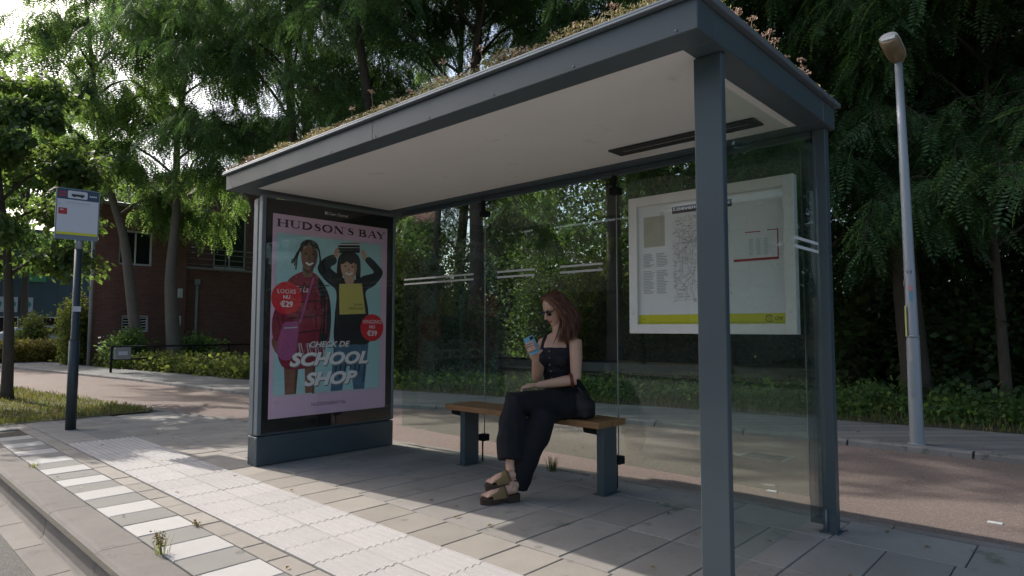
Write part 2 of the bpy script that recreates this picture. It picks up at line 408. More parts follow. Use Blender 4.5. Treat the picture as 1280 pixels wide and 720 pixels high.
def shape(mb, pts, fn, d, mi, sm=True, k=4):
    q = catmull(pts, k) if sm else pts
    mb.add([fn(u, v, d) for u, v in q], [tuple(range(len(q)))], mi)
def disc(mb, u, v, r, fn, d, mi, rv=None, n=32):
    rv = rv or r
    mb.add([fn(u+r*math.cos(2*math.pi*i/n), v+rv*math.sin(2*math.pi*i/n), d) for i in range(n)], [tuple(range(n))], mi)
def rect(mb, u0, u1, v0, v1, fn, d, mi):
    mb.add([fn(u0, v0, d), fn(u1, v0, d), fn(u1, v1, d), fn(u0, v1, d)], [(0, 1, 2, 3)], mi)

def lerp_poly(P, y):
    """P sorted by y ascending [(x,y)]; x at y"""
    if y <= P[0][1]: return P[0][0]
    for a, b in zip(P, P[1:]):
        if y <= b[1]: return a[0]+(b[0]-a[0])*(y-a[1])/(b[1]-a[1])
    return P[-1][0]

# ================================================================== SETTING
NEAR = [(4.30, -30), (4.30, -6), (4.24, .3), (4.17, 1.2), (4.13, 2.3), (4.08, 3.3), (4.01, 4.5), (3.90, 5.4), (3.51, 7.7), (3.03, 10.3), (2.3, 15.7), (1.0, 26), (-1.5, 40), (-6, 60)]
FARK = [(7.1, -30), (7.0, -8), (6.83, .5), (6.76, 1.9), (6.6, 3.4), (6.35, 5.1), (5.92, 6.5), (5.45, 7.4), (4.98, 9.4), (4.79, 10.6), (4.47, 14.8), (3.43, 22.4), (1.5, 36), (-3, 60)]
FARP = [(8.7, -30), (8.6, -8), (8.42, .6), (8.15, 2.7), (7.85, 4.6), (7.04, 8.0), (6.7, 9.5), (5.97, 13.1), (5.47, 17.5), (5.15, 20), (4.35, 28), (3.2, 40), (0, 60)]
YS = sorted(set([-30, -20, -14, -10] + [round(-8+.35*i, 2) for i in range(108)] + [32, 36, 40, 46, 52, 60]))
def strip(name, A, B, z, mat, za=None, jit=0.0):
    mb = MB(); vs = []
    for y in YS:
        j = jit*noise.noise(V((y*1.7, 3.1, 0)))
        vs += [((A(y) if callable(A) else lerp_poly(A, y)), y, z), ((B(y) if callable(B) else lerp_poly(B, y))+j, y, z)]
    mb.add(vs, [(2*i, 2*i+1, 2*i+3, 2*i+2) for i in range(len(YS)-1)])
    return struct(mb.build(name, mat))
g = MB(); g.add([(-300, -300, -.22), (300, -300, -.22), (300, 400, -.22), (-300, 400, -.22)], [(0, 1, 2, 3)]); struct(g.build('ground', 'soil'))
g = MB(); g.add([(-6.4, -60, -.15), (.80, -60, -.15), (.80, 8.6, -.15), (.80, 90, -.15), (-6.4, 90, -.15)], [(0, 1, 2, 3, 4)]); struct(g.build('road', 'asphalt'))
strip('cycle_path', NEAR, FARK, -.004, 'redroad')
strip('paving_bed', lambda y: .93, lambda y: lerp_poly(NEAR, y)+.004, -.012, 'joint')
# far kerb: a small real step, blocks with joints
mb = MB(); y = -12.0
while y < 40:
    y2 = y+.98
    for a, b in ((y, y2),):
        xa, xb = lerp_poly(FARK, a), lerp_poly(FARK, b)
        h = .045+.008*random.random()
        prof = [(0, -.05), (.012, h-.012), (.03, h), (.13, h), (.13, -.05)]
        vs = [(xa+u, a+.004, w) for u, w in prof]+[(xb+u, b-.004, w) for u, w in prof]
        n = 5; mb.add(vs, [(i, (i+1) % n, n+(i+1) % n, n+i) for i in range(n)]+[tuple(range(n)), tuple(range(n, 2*n))])
    y = y2+.01
struct(mb.build('far_kerb', 'kerb_far'))
strip('far_pavement', lambda y: lerp_poly(FARK, y)+.128, FARP, .042, 'farpave', jit=0)
# woodland floor: rises gently behind the far pavement
mb = MB(); xs = [0, .25, .7, 1.4, 2.5, 4, 7, 12, 20, 40, 90]; vs = []
for y in YS+[75, 100]:
    for k, dx in enumerate(xs):
        z = .036 + .008*min(dx, 4) + (.03*noise.noise(V((dx*1.3, y*1.1, 0))) if 0 < k else 0)
        vs.append((lerp_poly(FARP, y)-.02+dx, y, z))
n = len(xs); mb.add(vs, [(i*n+j, i*n+j+1, (i+1)*n+j+1, (i+1)*n+j) for i in range(len(YS)+1) for j in range(n-1)], 0, True)
struct(mb.build('woodland_floor', 'soil'))
# lawn island on the left between bus road and cycle path
LA = [(1.15, 9.15), (1.15, 60)]
mb = MB(); vs = []
ly = [9.29+.4*i for i in range(60)]
for i, y in enumerate(ly):
    xl = 1.0; xr = max(lerp_poly(NEAR, y)-.03, xl+.1)
    if i == 0: xr = 2.95
    for t in range(7):
        x = xl+(xr-xl)*t/6
        vs.append((x, y+(.10*t/6 if i == 0 else 0), (.004+(.012 if 0 < t < 6 and i else 0))+.006*noise.noise(V((x*2, y*2, 0)))))
mb.add(vs, [(i*7+j, i*7+j+1, i*7+8+j, i*7+7+j) for i in range(len(ly)-1) for j in range(6)], 0, True)
struct(mb.build('lawn_ground', 'lawn'))

# --- paving, tile by tile (chamfered, slightly uneven)
def tile(mb, x0, x1, y0, y1, mi=0, gap=.003, ch=.004, z=0.0, dep=.014):
    x0 += gap; x1 -= gap; y0 += gap; y1 -= gap
    if x1-x0 < .03 or y1-y0 < .02: return
    t = [random.uniform(-.0012, .0012) for _ in range(4)]; dz = random.uniform(-.0015, .0015)
    o = [(x0, y0), (x1, y0), (x1, y1), (x0, y1)]; i_ = [(x0+ch, y0+ch), (x1-ch, y0+ch), (x1-ch, y1-ch), (x0+ch, y1-ch)]
    vs = [(a, b, z-dep) for a, b in o]+[(a, b, z-ch*.8+dz+t[k]) for k, (a, b) in enumerate(o)]+[(a, b, z+dz+t[k]) for k, (a, b) in enumerate(i_)]
    fs = [(8, 9, 10, 11)]+[(k, (k+1) % 4, 4+(k+1) % 4, 4+k) for k in range(4)]+[(4+k, 4+(k+1) % 4, 8+(k+1) % 4, 8+k) for k in range(4)]
    mb.add(vs, fs, mi)
zt = MB(); P = .5225
for k in range(-22, 10):
    yt = 3.58+P*k
    if yt > 8.9: break
    tile(zt, 1.178, 1.482, yt-P/2, yt, 0); tile(zt, 1.178, 1.482, yt-P, yt-P/2, 1)
struct(zt.build('zebra_tile_row', ['tile_white', 'tile_dark']))
tt = MB(); y = -7.0
while y < 9.3:
    tile(tt, 1.484, 1.606, y, min(y+.27, 9.3)); y += .27
struct(tt.build('tan_tile_row', 'tile_tan'))
# ribbed tactile tiles
tc = MB(); ph = .285; y = 7.34
def tactile(mb, x0, x1, y0, y1):
    x0 += .002; x1 -= .002; y0 += .003; y1 -= .003
    n = 6; w = (x1-x0)/n; dz = random.uniform(-.001, .001)
    prof = []
    for i in range(n):
        a = x0+i*w
        prof += [(a, 0), (a+w*.22, 0), (a+w*.34, .006), (a+w*.76, .006), (a+w*.90, 0)]
    prof.append((x1, 0))
    vs = [(x, yy, .003+z+dz) for yy in (y0, y1) for x, z in prof]; k = len(prof)
    fs = [(i, i+1, k+i+1, k+i) for i in range(k-1)]
    b = len(vs); vs += [(x, yy, -.014) for yy in (y0, y1) for x in (x0, x1)]
    fs += [tuple([b, b+1]+list(reversed(range(k)))), tuple([b+3, b+2]+list(range(k, 2*k))), (0, k, b+2, b), (k-1, b+1, b+3, 2*k-1)]
    mb.add(vs, fs)
while y > -8:
    tactile(tc, 1.61, 1.902, y-ph, y); tactile(tc, 1.902, 2.194, y-ph, y); y -= ph
struct(tc.build('tactile_paving', 'tactile'))
# grey and tan slabs
sl = MB(); rows = [(2.198, 2.50, .285, 0, 1), (2.50, 3.10, .29, .5, 0), (3.10, 3.70, .29, .5, 0), (3.70, 4.6, .60, .2, 0)]
def slab_row(x0, x1, pitch, ph, mi):
    y = -8+ph*pitch
    while y < 9.25:
        xr = min(x1, lerp_poly(NEAR, y+pitch/2)-.085)
        m = 1 if (mi == 1 and y < 6.2) else 0
        if xr > x0+.05:
            lim = 9.42
            tile(sl, x0, xr, y, min(y+pitch, lim), m)
        y += pitch
for r_ in rows: slab_row(*r_)
for x0, x1 in ((1.61, 1.91), (1.91, 2.198)):
    y = 7.36
    while y < 9.3: tile(sl, x0, x1, y, min(y+.29, 9.32), 0); y += .29
for x0, x1 in ((1.178, 1.482), ):
    tile(sl, x0, x1, 8.82, 9.06, 0); tile(sl, x0, x1, 9.06, 9.3, 0)
struct(sl.build('pavement', ['tile_grey', 'tile_tan']))
# light edging band beside the cycle path
mb = MB(); y = -8.0
while y < 10.2:
    xa, xb = lerp_poly(NEAR, y), lerp_poly(NEAR, y+.99)
    vs = [(xa-.083, y+.004, -.014), (xa-.003, y+.004, -.014), (xb-.003, y+.986, -.014), (xb-.083, y+.986, -.014)]
    vs += [(a, b, .001) for a, b, c in vs]
    mb.add(vs, [(4, 5, 6, 7), (0, 1, 5, 4), (1, 2, 6, 5), (2, 3, 7, 6), (3, 0, 4, 7)]); y += .99
struct(mb.build('edging_band', 'gutter'))
# bus kerb
mb = MB(); y = 4.735-13
prof = [(1.172, -.2), (1.172, -.004), (1.168, 0), (.995, .003), (.972, -.001), (.955, -.014), (.948, -.032), (.938, -.125), (.925, -.142), (.905, -.152), (.87, -.2)]
while y < 60:
    n = len(prof); e = random.uniform(-.002, .002)
    vs = [(x+e, y+.003, z) for x, z in prof]+[(x+e, y+.997, z) for x, z in prof]
    mb.add(vs, [(i, (i+1) % n, n+(i+1) % n, n+i) for i in range(n)]+[tuple(range(n)), tuple(reversed(range(n, 2*n)))]); y += 1.0
struct(mb.build('bus_kerb', 'kerb'))
mb = MB(); y = -8.0
while y < 60:
    vs = [(.775, y+.004, -.2), (.915, y+.004, -.2), (.915, y+.594, -.2), (.775, y+.594, -.2)]+[(.775, y+.004, -.146), (.915, y+.004, -.143), (.915, y+.594, -.143), (.775, y+.594, -.146)]
    mb.add(vs, [(4, 5, 6, 7), (0, 1, 5, 4), (1, 2, 6, 5), (2, 3, 7, 6), (3, 0, 4, 7)]); y += .6
struct(mb.build('gutter', 'gutter'))
# other side of the bus road
mb = MB(); mb.box(-6.55, -6.4, -60, 90, -.2, -.05, 0, .01); struct(mb.build('opposite_kerb', 'kerb'))
mb = MB(); mb.add([(-60, -60, -.06), (-6.55, -60, -.06), (-6.55, 90, -.06), (-60, 90, -.06)], [(0, 1, 2, 3)]); struct(mb.build('opposite_verge', 'lawn'))

# ================================================================== BUS SHELTER
SH = thing('bus_shelter', (2.19, 1.08, 0), 'grey steel bus shelter with white soffit, glass walls and advert box', 'bus shelter')
FX0, FX1, FY0, FY1, Z0, Z1 = 2.19, 3.88, 1.075, 5.29, 2.262, 2.387
CX0, CX1, CY0, CY1 = 2.335, 3.675, 1.215, 5.05
mb = MB()
mb.box(FX0, CX0, FY0, FY1, Z0, Z1, 0, .004); mb.box(CX1, FX1, FY0, FY1, Z0, Z1, 0, .004)
mb.box(CX0, CX1, FY0+.0015, CY0, Z0+.0015, Z1-.002, 0, .003); mb.box(CX0, CX1, CY1, FY1-.0015, Z0+.0015, Z1-.002, 0, .003)
roof = mb.build('roof', 'steel', SH)
mb = MB(); mb.box(CX0-.002, CX1+.002, CY0-.002, CY1+.002, Z0+.008, Z0+.05); mb.build('ceiling_panel', 'ceiling', roof)
mb = MB()
o = .028
mb.box(FX0-o, FX0+.05, FY0-o, FY1+o, Z1+.002, Z1+.014, 0, .003); mb.box(FX0-o+.006, FX0+.05, FY0-o+.006, FY1+o-.006, Z1+.016, Z1+.030, 0, .004)
mb.box(FX1-.05, FX1+o, FY0-o, FY1+o, Z1+.002, Z1+.030, 0, .004)
mb.box(FX0+.052, FX1-.052, FY0-o, FY0+.05, Z1+.002, Z1+.030, 0, .004); mb.box(FX0+.052, FX1-.052, FY1-.05, FY1+o, Z1+.002, Z1+.030, 0, .004)
mb.build('roof_edge_trim', 'steel_lt', roof)
mb = MB(); mb.box(FX0+.06, FX1-.06, FY0+.06, FY1-.06, Z1-.03, Z1+.012); mb.build('roof_tray', 'soil', roof)
mb = MB(); mb.box(3.36, 3.395, 1.34, 2.28, Z0-.004, Z0+.006); mb.box(3.475, 3.51, 1.34, 2.28, Z0-.004, Z0+.006)
mb.box(3.395, 3.475, 1.34, 1.40, Z0-.004, Z0+.006); mb.box(3.395, 3.475, 2.22, 2.28, Z0-.004, Z0+.006)
mb.box(3.395, 3.425, 1.40, 2.22, Z0-.004, Z0+.006); mb.box(3.445, 3.475, 1.40, 2.22, Z0-.004, Z0+.006)
sl_ = mb.build('ceiling_light', 'dark_slot', SH)
mb = MB(); mb.box(3.425, 3.445, 1.40, 2.22, Z0-.001, Z0+.006); mb.build('diffuser', 'diffuser', sl_)
for k in range(9):
    mb = MB(); yy = FY0+.09+.5*k; mb.tube([(FX0-.0025, yy, Z0+.018), (FX0+.001, yy, Z0+.018)], .0055, 8); mb.build('screw', 'steel_lt', roof)
mb = MB(); mb.box(FX0-.0012, FX0+.001, 3.20, 3.203, Z0+.003, Z1-.003); mb.build('fascia_joint', 'black', roof)
# posts
mb = MB(); mb.box(2.441, 2.481, 1.100, 1.222, .004, Z0, 0, .004, 2); mb.box(2.425, 2.50, 1.085, 1.237, 0, .008, 0, .002); mb.build('post', 'steel', SH)
mb = MB(); mb.box(3.792, 3.86, 1.105, 1.175, .004, Z0, 0, .004, 2); mb.box(3.772, 3.88, 1.09, 1.19, 0, .008, 0, .002); mb.build('post', 'steel', SH)
# back glazing, three panes with clamps
for y0, y1 in ((3.895, 5.03), (2.545, 3.885), (1.26, 2.535)):
    mb = MB(); mb.box(3.836, 3.846, y0, y1, .17, 2.17, 0, .0015); p = mb.build('glass_pane', 'glass', SH)
    mb = MB()
    w = 3.8345
    segs = {3.895: [(5.02, 4.03)], 2.545: [(3.74, 3.32), (3.06, 2.66)], 1.26: [(1.9, 1.45)]}[y0]
    for a, b in segs:
        for z in (1.545, 1.59):
            mb = MB(); mb.box(w, w+.001, b, a, z, z+.016); mb.build('safety_stripe', 'white_print', p)
    mb = MB(); mb.box(3.838, 3.844, y0-.0085, y0-.0015, .17, 2.17); mb.build('glass_joint', 'pipe', p)
for yy in (3.89, 2.54):
    mb = MB(); mb.tube([(3.82, yy, 0.0), (3.82, yy, .2)], .007, 8); mb.box(3.80, 3.87, yy-.035, yy+.035, .17, .225, 0, .004); mb.build('glass_clamp', 'darkmetal', SH)
    mb = MB(); mb.tube([(3.815, yy, 2.1), (3.815, yy, Z0+.002)], .016, 8); mb.box(3.80, 3.87, yy-.035, yy+.035, 2.09, 2.14, 0, .004); mb.build('glass_clamp', 'darkmetal', SH)
mb = MB(); mb.box(3.80, 3.84, 1.18, 5.03, 2.225, 2.2615, 0, .003); mb.build('back_rail', 'steel', SH)
# side glazing at the near end
mb = MB(); mb.box(2.50, 3.785, 1.150, 1.160, .13, 2.17, 0, .0015); p = mb.build('side_glass', 'glass_side', SH)
for z in (1.545, 1.59):
    mb = MB(); mb.box(3.39, 3.765, 1.1485, 1.1495, z, z+.016); mb.build('safety_stripe', 'white_print', p)
mb = MB(); mb.box(3.836, 3.846, 1.176, 1.254, .03, 2.2); mb.build('smoked_glass_strip', 'glass_strip', SH)
mb = MB(); mb.tube([(3.787, 1.155, .0), (3.787, 1.155, .13)], .006, 8); mb.build('glass_foot', 'steel_lt', SH)
# advert box
AX0, AX1, AY, AD = 2.395, 3.735, 5.044, .15
mb = MB()
mb.box(AX0, AX1, AY+.004, AY+AD-.004, .245, 2.21, 0, .004)
ab = mb.build('advert_box', 'steel', SH)
for q in ((AX0-.006, AX0+.03, AY-.006, AY+.055, .25, 2.225), (AX0-.006, AX0+.02, AY+.075, AY+AD, .25, 2.20), (AX1-.022, AX1+.006, AY-.006, AY+AD, .25, 2.2)):
    mb = MB(); mb.box(*q, 0, .004); mb.build('side_trim', 'steel_lt', ab)
mb = MB(); mb.box(AX0-.004, AX1+.004, AY-.004, AY+AD+.004, .006, .236, 0, .004); mb.box(AX0+.05, AX1-.05, AY+.02, AY+AD-.02, .236, .246)
for z in (.03, .06, .19, .215): 
    for q in (.02, .13): mb.tube([(AX0-.007, AY+q, z), (AX0-.003, AY+q, z)], .006, 8)
mb.build('plinth', 'steel', ab)
mb = MB(); mb.box(AX0+.034, AX1-.026, AY-.0005, AY+.0035, .262, 2.20); mb.build('black_border', 'black', ab)
mb = MB(); mb.box(AX0+.034, AX1-.026, AY-.008, AY-.005, .262, 2.20); mb.build('cover_glass', 'glass_clear', ab)
mb = MB(); fnA = lambda u, v, d: (u, AY-.0015-d, v)
put_text(mb, 'Clear Channel', fnA, 3.00, 2.137, w=.20, h=.026, d=0)
for a in (0, 1):
    stroke(mb, [(2.965+.026*a, 2.137), (2.991-.026*a, 2.163)], .008, fnA, 0, 0)
mb.build('maker_lettering', 'printwhite', ab)

# ---- poster (paper in the advert box)
PX, PZ = 2.482, .372
PO = thing('advert_poster', (PX, AY-.0012, PZ), 'pink bordered advert poster of two schoolchildren on a teal background', 'poster')
fp = lambda u, v, d: (PX+u, AY-.0012-d*.00022, PZ+v)
mb = MB(); rect(mb, 0, 1.16, 0, 1.712, fp, 0, 0); mb.build('paper', 'pink', PO, fix=False)
mb = MB(); rect(mb, .028, 1.102, .178, 1.56, fp, 1, 0); rect(mb, .045, 1.085, .195, 1.545, fp, 2, 1); mb.build('picture_ground', ['pale', 'teal'], PO, fix=False)
# printed children: flat ink shapes
K = MB(); MATS = ['maroon', 'skin_d', 'printhair', 'ink', 'skin_l', 'printyel', 'jeans', 'bagpink', 'pale', 'printwhite', 'printred', 'printgrey']
s_ = lambda pts, d, mi, sm=True: shape(K, pts, fp, d, mi, sm)
# left child
s_([(.128, .45), (.143, .19), (.243, .19), (.262, .45)], 3, 1, False); s_([(.318, .45), (.328, .19), (.414, .19), (.42, .45)], 3, 1, False)
s_([(.015, .64), (.05, .55), (.12, .50), (.14, .62), (.10, .68), (.05, .70)], 5, 1)
s_([(.11, .43), (.30, .40), (.46, .45), (.49, .66), (.09, .66)], 4, 0)
for q in range(5):
    x = .12+q*.075
    stroke(K, [(x, .64), (x+.035, .52), (x+.06, .64), (x+.085, .50)], .014, fp, 5, 8)
s_([(.10, 1.06), (.16, 1.17), (.27, 1.235), (.37, 1.24), (.45, 1.185), (.54, 1.04), (.565, .82), (.54, .60), (.46, .62), (.30, .62), (.12, .63), (.03, .66), (.015, .82), (.05, .94)], 6, 0)
s_([(.42, 1.18), (.50, 1.12), (.555, .95), (.56, .78), (.52, .62), (.45, .64), (.47, .9)], 7, 3)
for q in range(3): stroke(K, [(.44+.035*q, .70), (.45+.035*q, 1.02)], .012, fp, 8, 0)
for q in range(4): stroke(K, [(.16, .70+.13*q), (.54, .74+.13*q)], .010, fp, 8, 3)
s_([(.285, 1.20), (.285, 1.30), (.375, 1.30), (.37, 1.21), (.33, 1.195)], 9, 1)
s_([(.262, 1.40), (.268, 1.32), (.30, 1.262), (.338, 1.248), (.38, 1.268), (.41, 1.33), (.418, 1.41), (.39, 1.47), (.335, 1.49), (.285, 1.47)], 10, 1)
s_([(.25, 1.42), (.255, 1.475), (.30, 1.515), (.36, 1.52), (.42, 1.485), (.43, 1.42), (.40, 1.455), (.34, 1.475), (.285, 1.455), (.265, 1.40)], 11, 2)
for q in range(4): stroke(K, [(.262-.012*q, 1.46-.02*q), (.225-.016*q, 1.36-.02*q), (.215-.012*q, 1.25+.03*q)], .012, fp, 11, 2)
stroke(K, [(.428, 1.45), (.445, 1.36), (.44, 1.29)], .016, fp, 11, 2)
s_([(.305, 1.315), (.34, 1.298), (.378, 1.317), (.34, 1.292)], 11, 9); stroke(K, [(.305, 1.318), (.34, 1.303), (.377, 1.319)], .014, fp, 11.5, 9)
for x in (.305, .37): disc(K, x, 1.395, .012, fp, 11, 3, .007)
stroke(K, [(.336, 1.385), (.33, 1.35), (.35, 1.345)], .007, fp, 11, 3)
s_([(.063, .54), (.107, .775), (.18, .80), (.252, .785), (.225, .54), (.15, .478)], 12, 7)
stroke(K, [(.385, 1.19), (.33, 1.02), (.262, .79)], .02, fp, 12, 7); stroke(K, [(.12, .75), (.24, .755)], .01, fp, 13, 8)
put_text(K, 'Tu La', fp, .215, 1.06, w=.12, h=.05, d=8, mi=9, shear=.3)
# right child
s_([(.60, .66), (.575, .19), (.69, .19), (.735, .40), (.775, .41), (.81, .19), (.925, .19), (.965, .62)], 3, 6, False)
for q in range(7): stroke(K, [(.61+.05*q, .25+.05*(q % 3)), (.63+.05*q, .45+.03*(q % 2))], .012, fp, 4, 3)
s_([(.61, .62), (.60, .84), (.615, 1.02), (.60, 1.10), (.55, 1.135), (.48, 1.19), (.42, 1.275), (.47, 1.36), (.57, 1.41), (.61, 1.37), (.60, 1.33), (.55, 1.29), (.62, 1.24), (.70, 1.20), (.82, 1.20), (.90, 1.24), (1.01, 1.275), (.95, 1.34), (.91, 1.39), (.96, 1.42), (1.06, 1.35), (1.115, 1.275), (1.03, 1.16), (.925, 1.09), (.95, .95), (.965, .80), (.975, .62), (.80, .60)], 6, 3)
s_([(.64, 1.15), (.88, 1.165), (.925, .885), (.648, .872)], 7, 5, False)
put_text(K, 'DRUMS', fp, .80, .955, w=.09, h=.022, d=8, mi=3); put_text(K, 'OKM ROME', fp, .745, .918, w=.15, h=.024, d=8, mi=3)
s_([(.70, 1.17), (.70, 1.25), (.79, 1.25), (.79, 1.17), (.745, 1.15)], 8, 4)
s_([(.615, 1.20), (.62, 1.36), (.66, 1.43), (.74, 1.455), (.82, 1.435), (.86, 1.37), (.86, 1.22), (.82, 1.18), (.80, 1.26), (.69, 1.26), (.66, 1.17)], 8.5, 2)
s_([(.655, 1.33), (.665, 1.255), (.70, 1.205), (.74, 1.19), (.785, 1.21), (.815, 1.265), (.82, 1.34), (.78, 1.375), (.70, 1.375)], 9, 4)
s_([(.64, 1.34), (.66, 1.41), (.74, 1.43), (.83, 1.40), (.84, 1.335), (.79, 1.355), (.76, 1.335), (.72, 1.36), (.68, 1.335)], 10, 2)
for x in (.70, .775): disc(K, x, 1.315, .012, fp, 10, 3, .007)
stroke(K, [(.705, 1.255), (.742, 1.240), (.778, 1.257)], .013, fp, 10, 9); stroke(K, [(.738, 1.30), (.733, 1.28), (.75, 1.278)], .006, fp, 10, 0)
s_([(.59, 1.39), (.585, 1.44), (.61, 1.475), (.635, 1.45), (.625, 1.40)], 11, 4); s_([(.865, 1.47), (.90, 1.475), (.925, 1.44), (.915, 1.395), (.885, 1.40)], 11, 4)
s_([(.615, 1.425), (.612, 1.46), (.85, 1.485), (.852, 1.452)], 10, 11, False); s_([(.612, 1.425), (.625, 1.500), (.848, 1.520), (.852, 1.452)], 10.2, 3, False); stroke(K, [(.625, 1.478), (.845, 1.498)], .006, fp, 10.6, 8); stroke(K, [(.62, 1.455), (.848, 1.476)], .004, fp, 10.6, 11); s_([(.64, 1.494), (.645, 1.524), (.84, 1.545), (.843, 1.514)], 10, 11, False); s_([(.642, 1.505), (.643, 1.512), (.841, 1.532), (.842, 1.524)], 11, 9, False)
s_([(.345, 1.485), (.39, 1.47), (.418, 1.41), (.41, 1.33), (.38, 1.27), (.35, 1.255), (.375, 1.32), (.38, 1.40)], 10.4, 12)
s_([(.285, 1.25), (.33, 1.225), (.375, 1.25), (.372, 1.275), (.34, 1.248), (.30, 1.262)], 10.2, 12)
s_([(.225, .19), (.243, .19), (.262, .44), (.235, .44)], 3.5, 12, False); s_([(.395, .18), (.414, .18), (.42, .44), (.395, .44)], 3.5, 12, False)
s_([(.775, 1.21), (.815, 1.265), (.82, 1.34), (.79, 1.36), (.795, 1.29)], 9.5, 13)
for (a_, b_) in (((.09, .95), (.13, .72)), ((.30, 1.15), (.25, .92)), ((.40, 1.1), (.42, .75)), ((.06, .85), (.10, .70))): stroke(K, [a_, b_], .016, fp, 7.5, 14)
for (a_, b_) in (((.62, 1.05), (.63, .75)), ((.93, 1.02), (.94, .70)), ((.47, 1.22), (.57, 1.16)), ((.50, 1.36), (.57, 1.39)), ((1.02, 1.2), (.95, 1.13))): stroke(K, [a_, b_], .012, fp, 7.5, 15)
for q in range(6): stroke(K, [(.655+.035*q, 1.425-.004*q), (.65+.037*q, 1.345)], .006, fp, 10.5, 15)
MATS += ['print_shade', 'print_shade2', 'print_wine', 'print_charcoal']
K.build('printed_children', MATS, PO, fix=False)
# badges
for (u, v, a, b, c) in ((.138, 1.004, 'LOOXS', 'NU', '\u20ac29'), (1.0, .754, 'VINGINO', 'NU', '\u20ac39')):
    r = .138 if u < .5 else .128
    mb = MB(); disc(mb, u, v, r, fp, 14, 0)
    bd = mb.build('price_badge', 'printred', PO, fix=False)
    mb = MB(); put_text(mb, a, fp, u, v+.038, h=.036, d=15, center=True); put_text(mb, b, fp, u, v-.008, h=.032, d=15, center=True, bold=.02)
    put_text(mb, c, fp, u, v-.078, h=.055, d=15, center=True, bold=.03)
    mb.build('badge_lettering', 'printwhite', bd, fix=False)
mb = MB()
for dd, mi, ox, oy in ((16, 1, .008, -.010), (17, 0, 0, 0)):
    put_text(mb, 'CHECK DE', fp, .36+ox, .582+oy, w=.40, h=.052, d=dd, mi=mi, shear=.28, bold=.018)
    put_text(mb, 'SCHOOL', fp, .175+ox, .422+oy, w=.785, h=.118, d=dd, mi=mi, shear=.28, bold=.045)
    put_text(mb, 'SHOP', fp, .315+ox, .248+oy, w=.53, h=.118, d=dd, mi=mi, shear=.28, bold=.045)
mb.build('slogan_lettering', ['printwhite', 'printgrey'], PO, fix=False)
# serif masthead
mb = MB(); HH = .066; mv = 1.605; cur = [.040]
TK, TN, SF = .020, .006, .006
def S2(pts, w): stroke(mb, [(cur[0]+a, mv+b*HH) for a, b in pts], w, fp, 3, 0)
def stem(x, w, top=True, bot=True, y0=0, y1=1):
    S2([(x, y0), (x, y1)], w); e = w/2+.011
    if bot: S2([(x-e, y0+.04), (x+e, y0+.04)], SF)
    if top: S2([(x-e, y1-.04), (x+e, y1-.04)], SF)
def arc(cx, cy, rx, ry, a0, a1, w0, w1, n=14):
    pts = []; ws = []
    for i in range(n+1):
        a = R(a0+(a1-a0)*i/n); pts.append((cx+rx*math.cos(a), cy+ry*math.sin(a))); ws.append(w0+(w1-w0)*abs(math.cos(a)))
    S2(pts, ws)
def adv(w): cur[0] += w
stem(.014, TK); stem(.084, TK); S2([(.014, .5), (.084, .5)], TN); adv(.118)                      # H
stem(.014, TK, bot=False, y0=.3); stem(.078, TN, bot=False, y0=.3); arc(.046, .33, .032, .31, 180, 360, TN, .013); adv(.108)   # U
stem(.014, TK); arc(.014, .5, .072, .46, -90, 90, TN, TK); adv(.112)                            # D
S2([(.060, .76), (.056, .88), (.038, .95), (.018, .88), (.012, .76), (.020, .62), (.046, .46), (.060, .32), (.056, .14), (.036, .05), (.014, .12), (.008, .28)], [TN, TN, TN, .012, .016, TK, TK, .018, .013, TN, TN, TN]); adv(.086)
arc(.046, .5, .042, .47, 0, 360, TN, TK, 30); adv(.112)                                          # O
stem(.014, TN); stem(.086, TN); S2([(.016, .97), (.084, .03)], TK); adv(.114)                    # N
S2([(.004, 1.0), (.0, .78)], [.013, .004]); adv(.026)                                            # '
S2([(.060, .76), (.056, .88), (.038, .95), (.018, .88), (.012, .76), (.020, .62), (.046, .46), (.060, .32), (.056, .14), (.036, .05), (.014, .12), (.008, .28)], [TN, TN, TN, .012, .016, TK, TK, .018, .013, TN, TN, TN]); adv(.125)
stem(.014, TK); arc(.03, .74, .034, .22, -90, 90, TN, .017); arc(.03, .27, .042, .24, -90, 90, TN, TK); S2([(.014, .965), (.03, .965)], TN); S2([(.014, .51), (.03, .51)], TN); S2([(.014, .035), (.03, .035)], TN); adv(.098)
S2([(.006, .0), (.045, 1.0)], TN); S2([(.084, .0), (.046, 1.0)], TK); S2([(.022, .36), (.07, .36)], TN); S2([(-.008, .04), (.02, .04)], SF); S2([(.064, .04), (.102, .04)], SF); adv(.100)
S2([(.008, .97), (.046, .45)], TK); S2([(.084, .97), (.048, .45)], TN); stem(.047, TK, top=False, y1=.47); S2([(-.006, .96), (.026, .96)], SF); S2([(.07, .96), (.098, .96)], SF)
put_text(mb, 'HUDSONSBAY.NL', fp, .392, .074, w=.34, h=.03, d=3)
mb.build('name_lettering', 'ink', PO, fix=False)

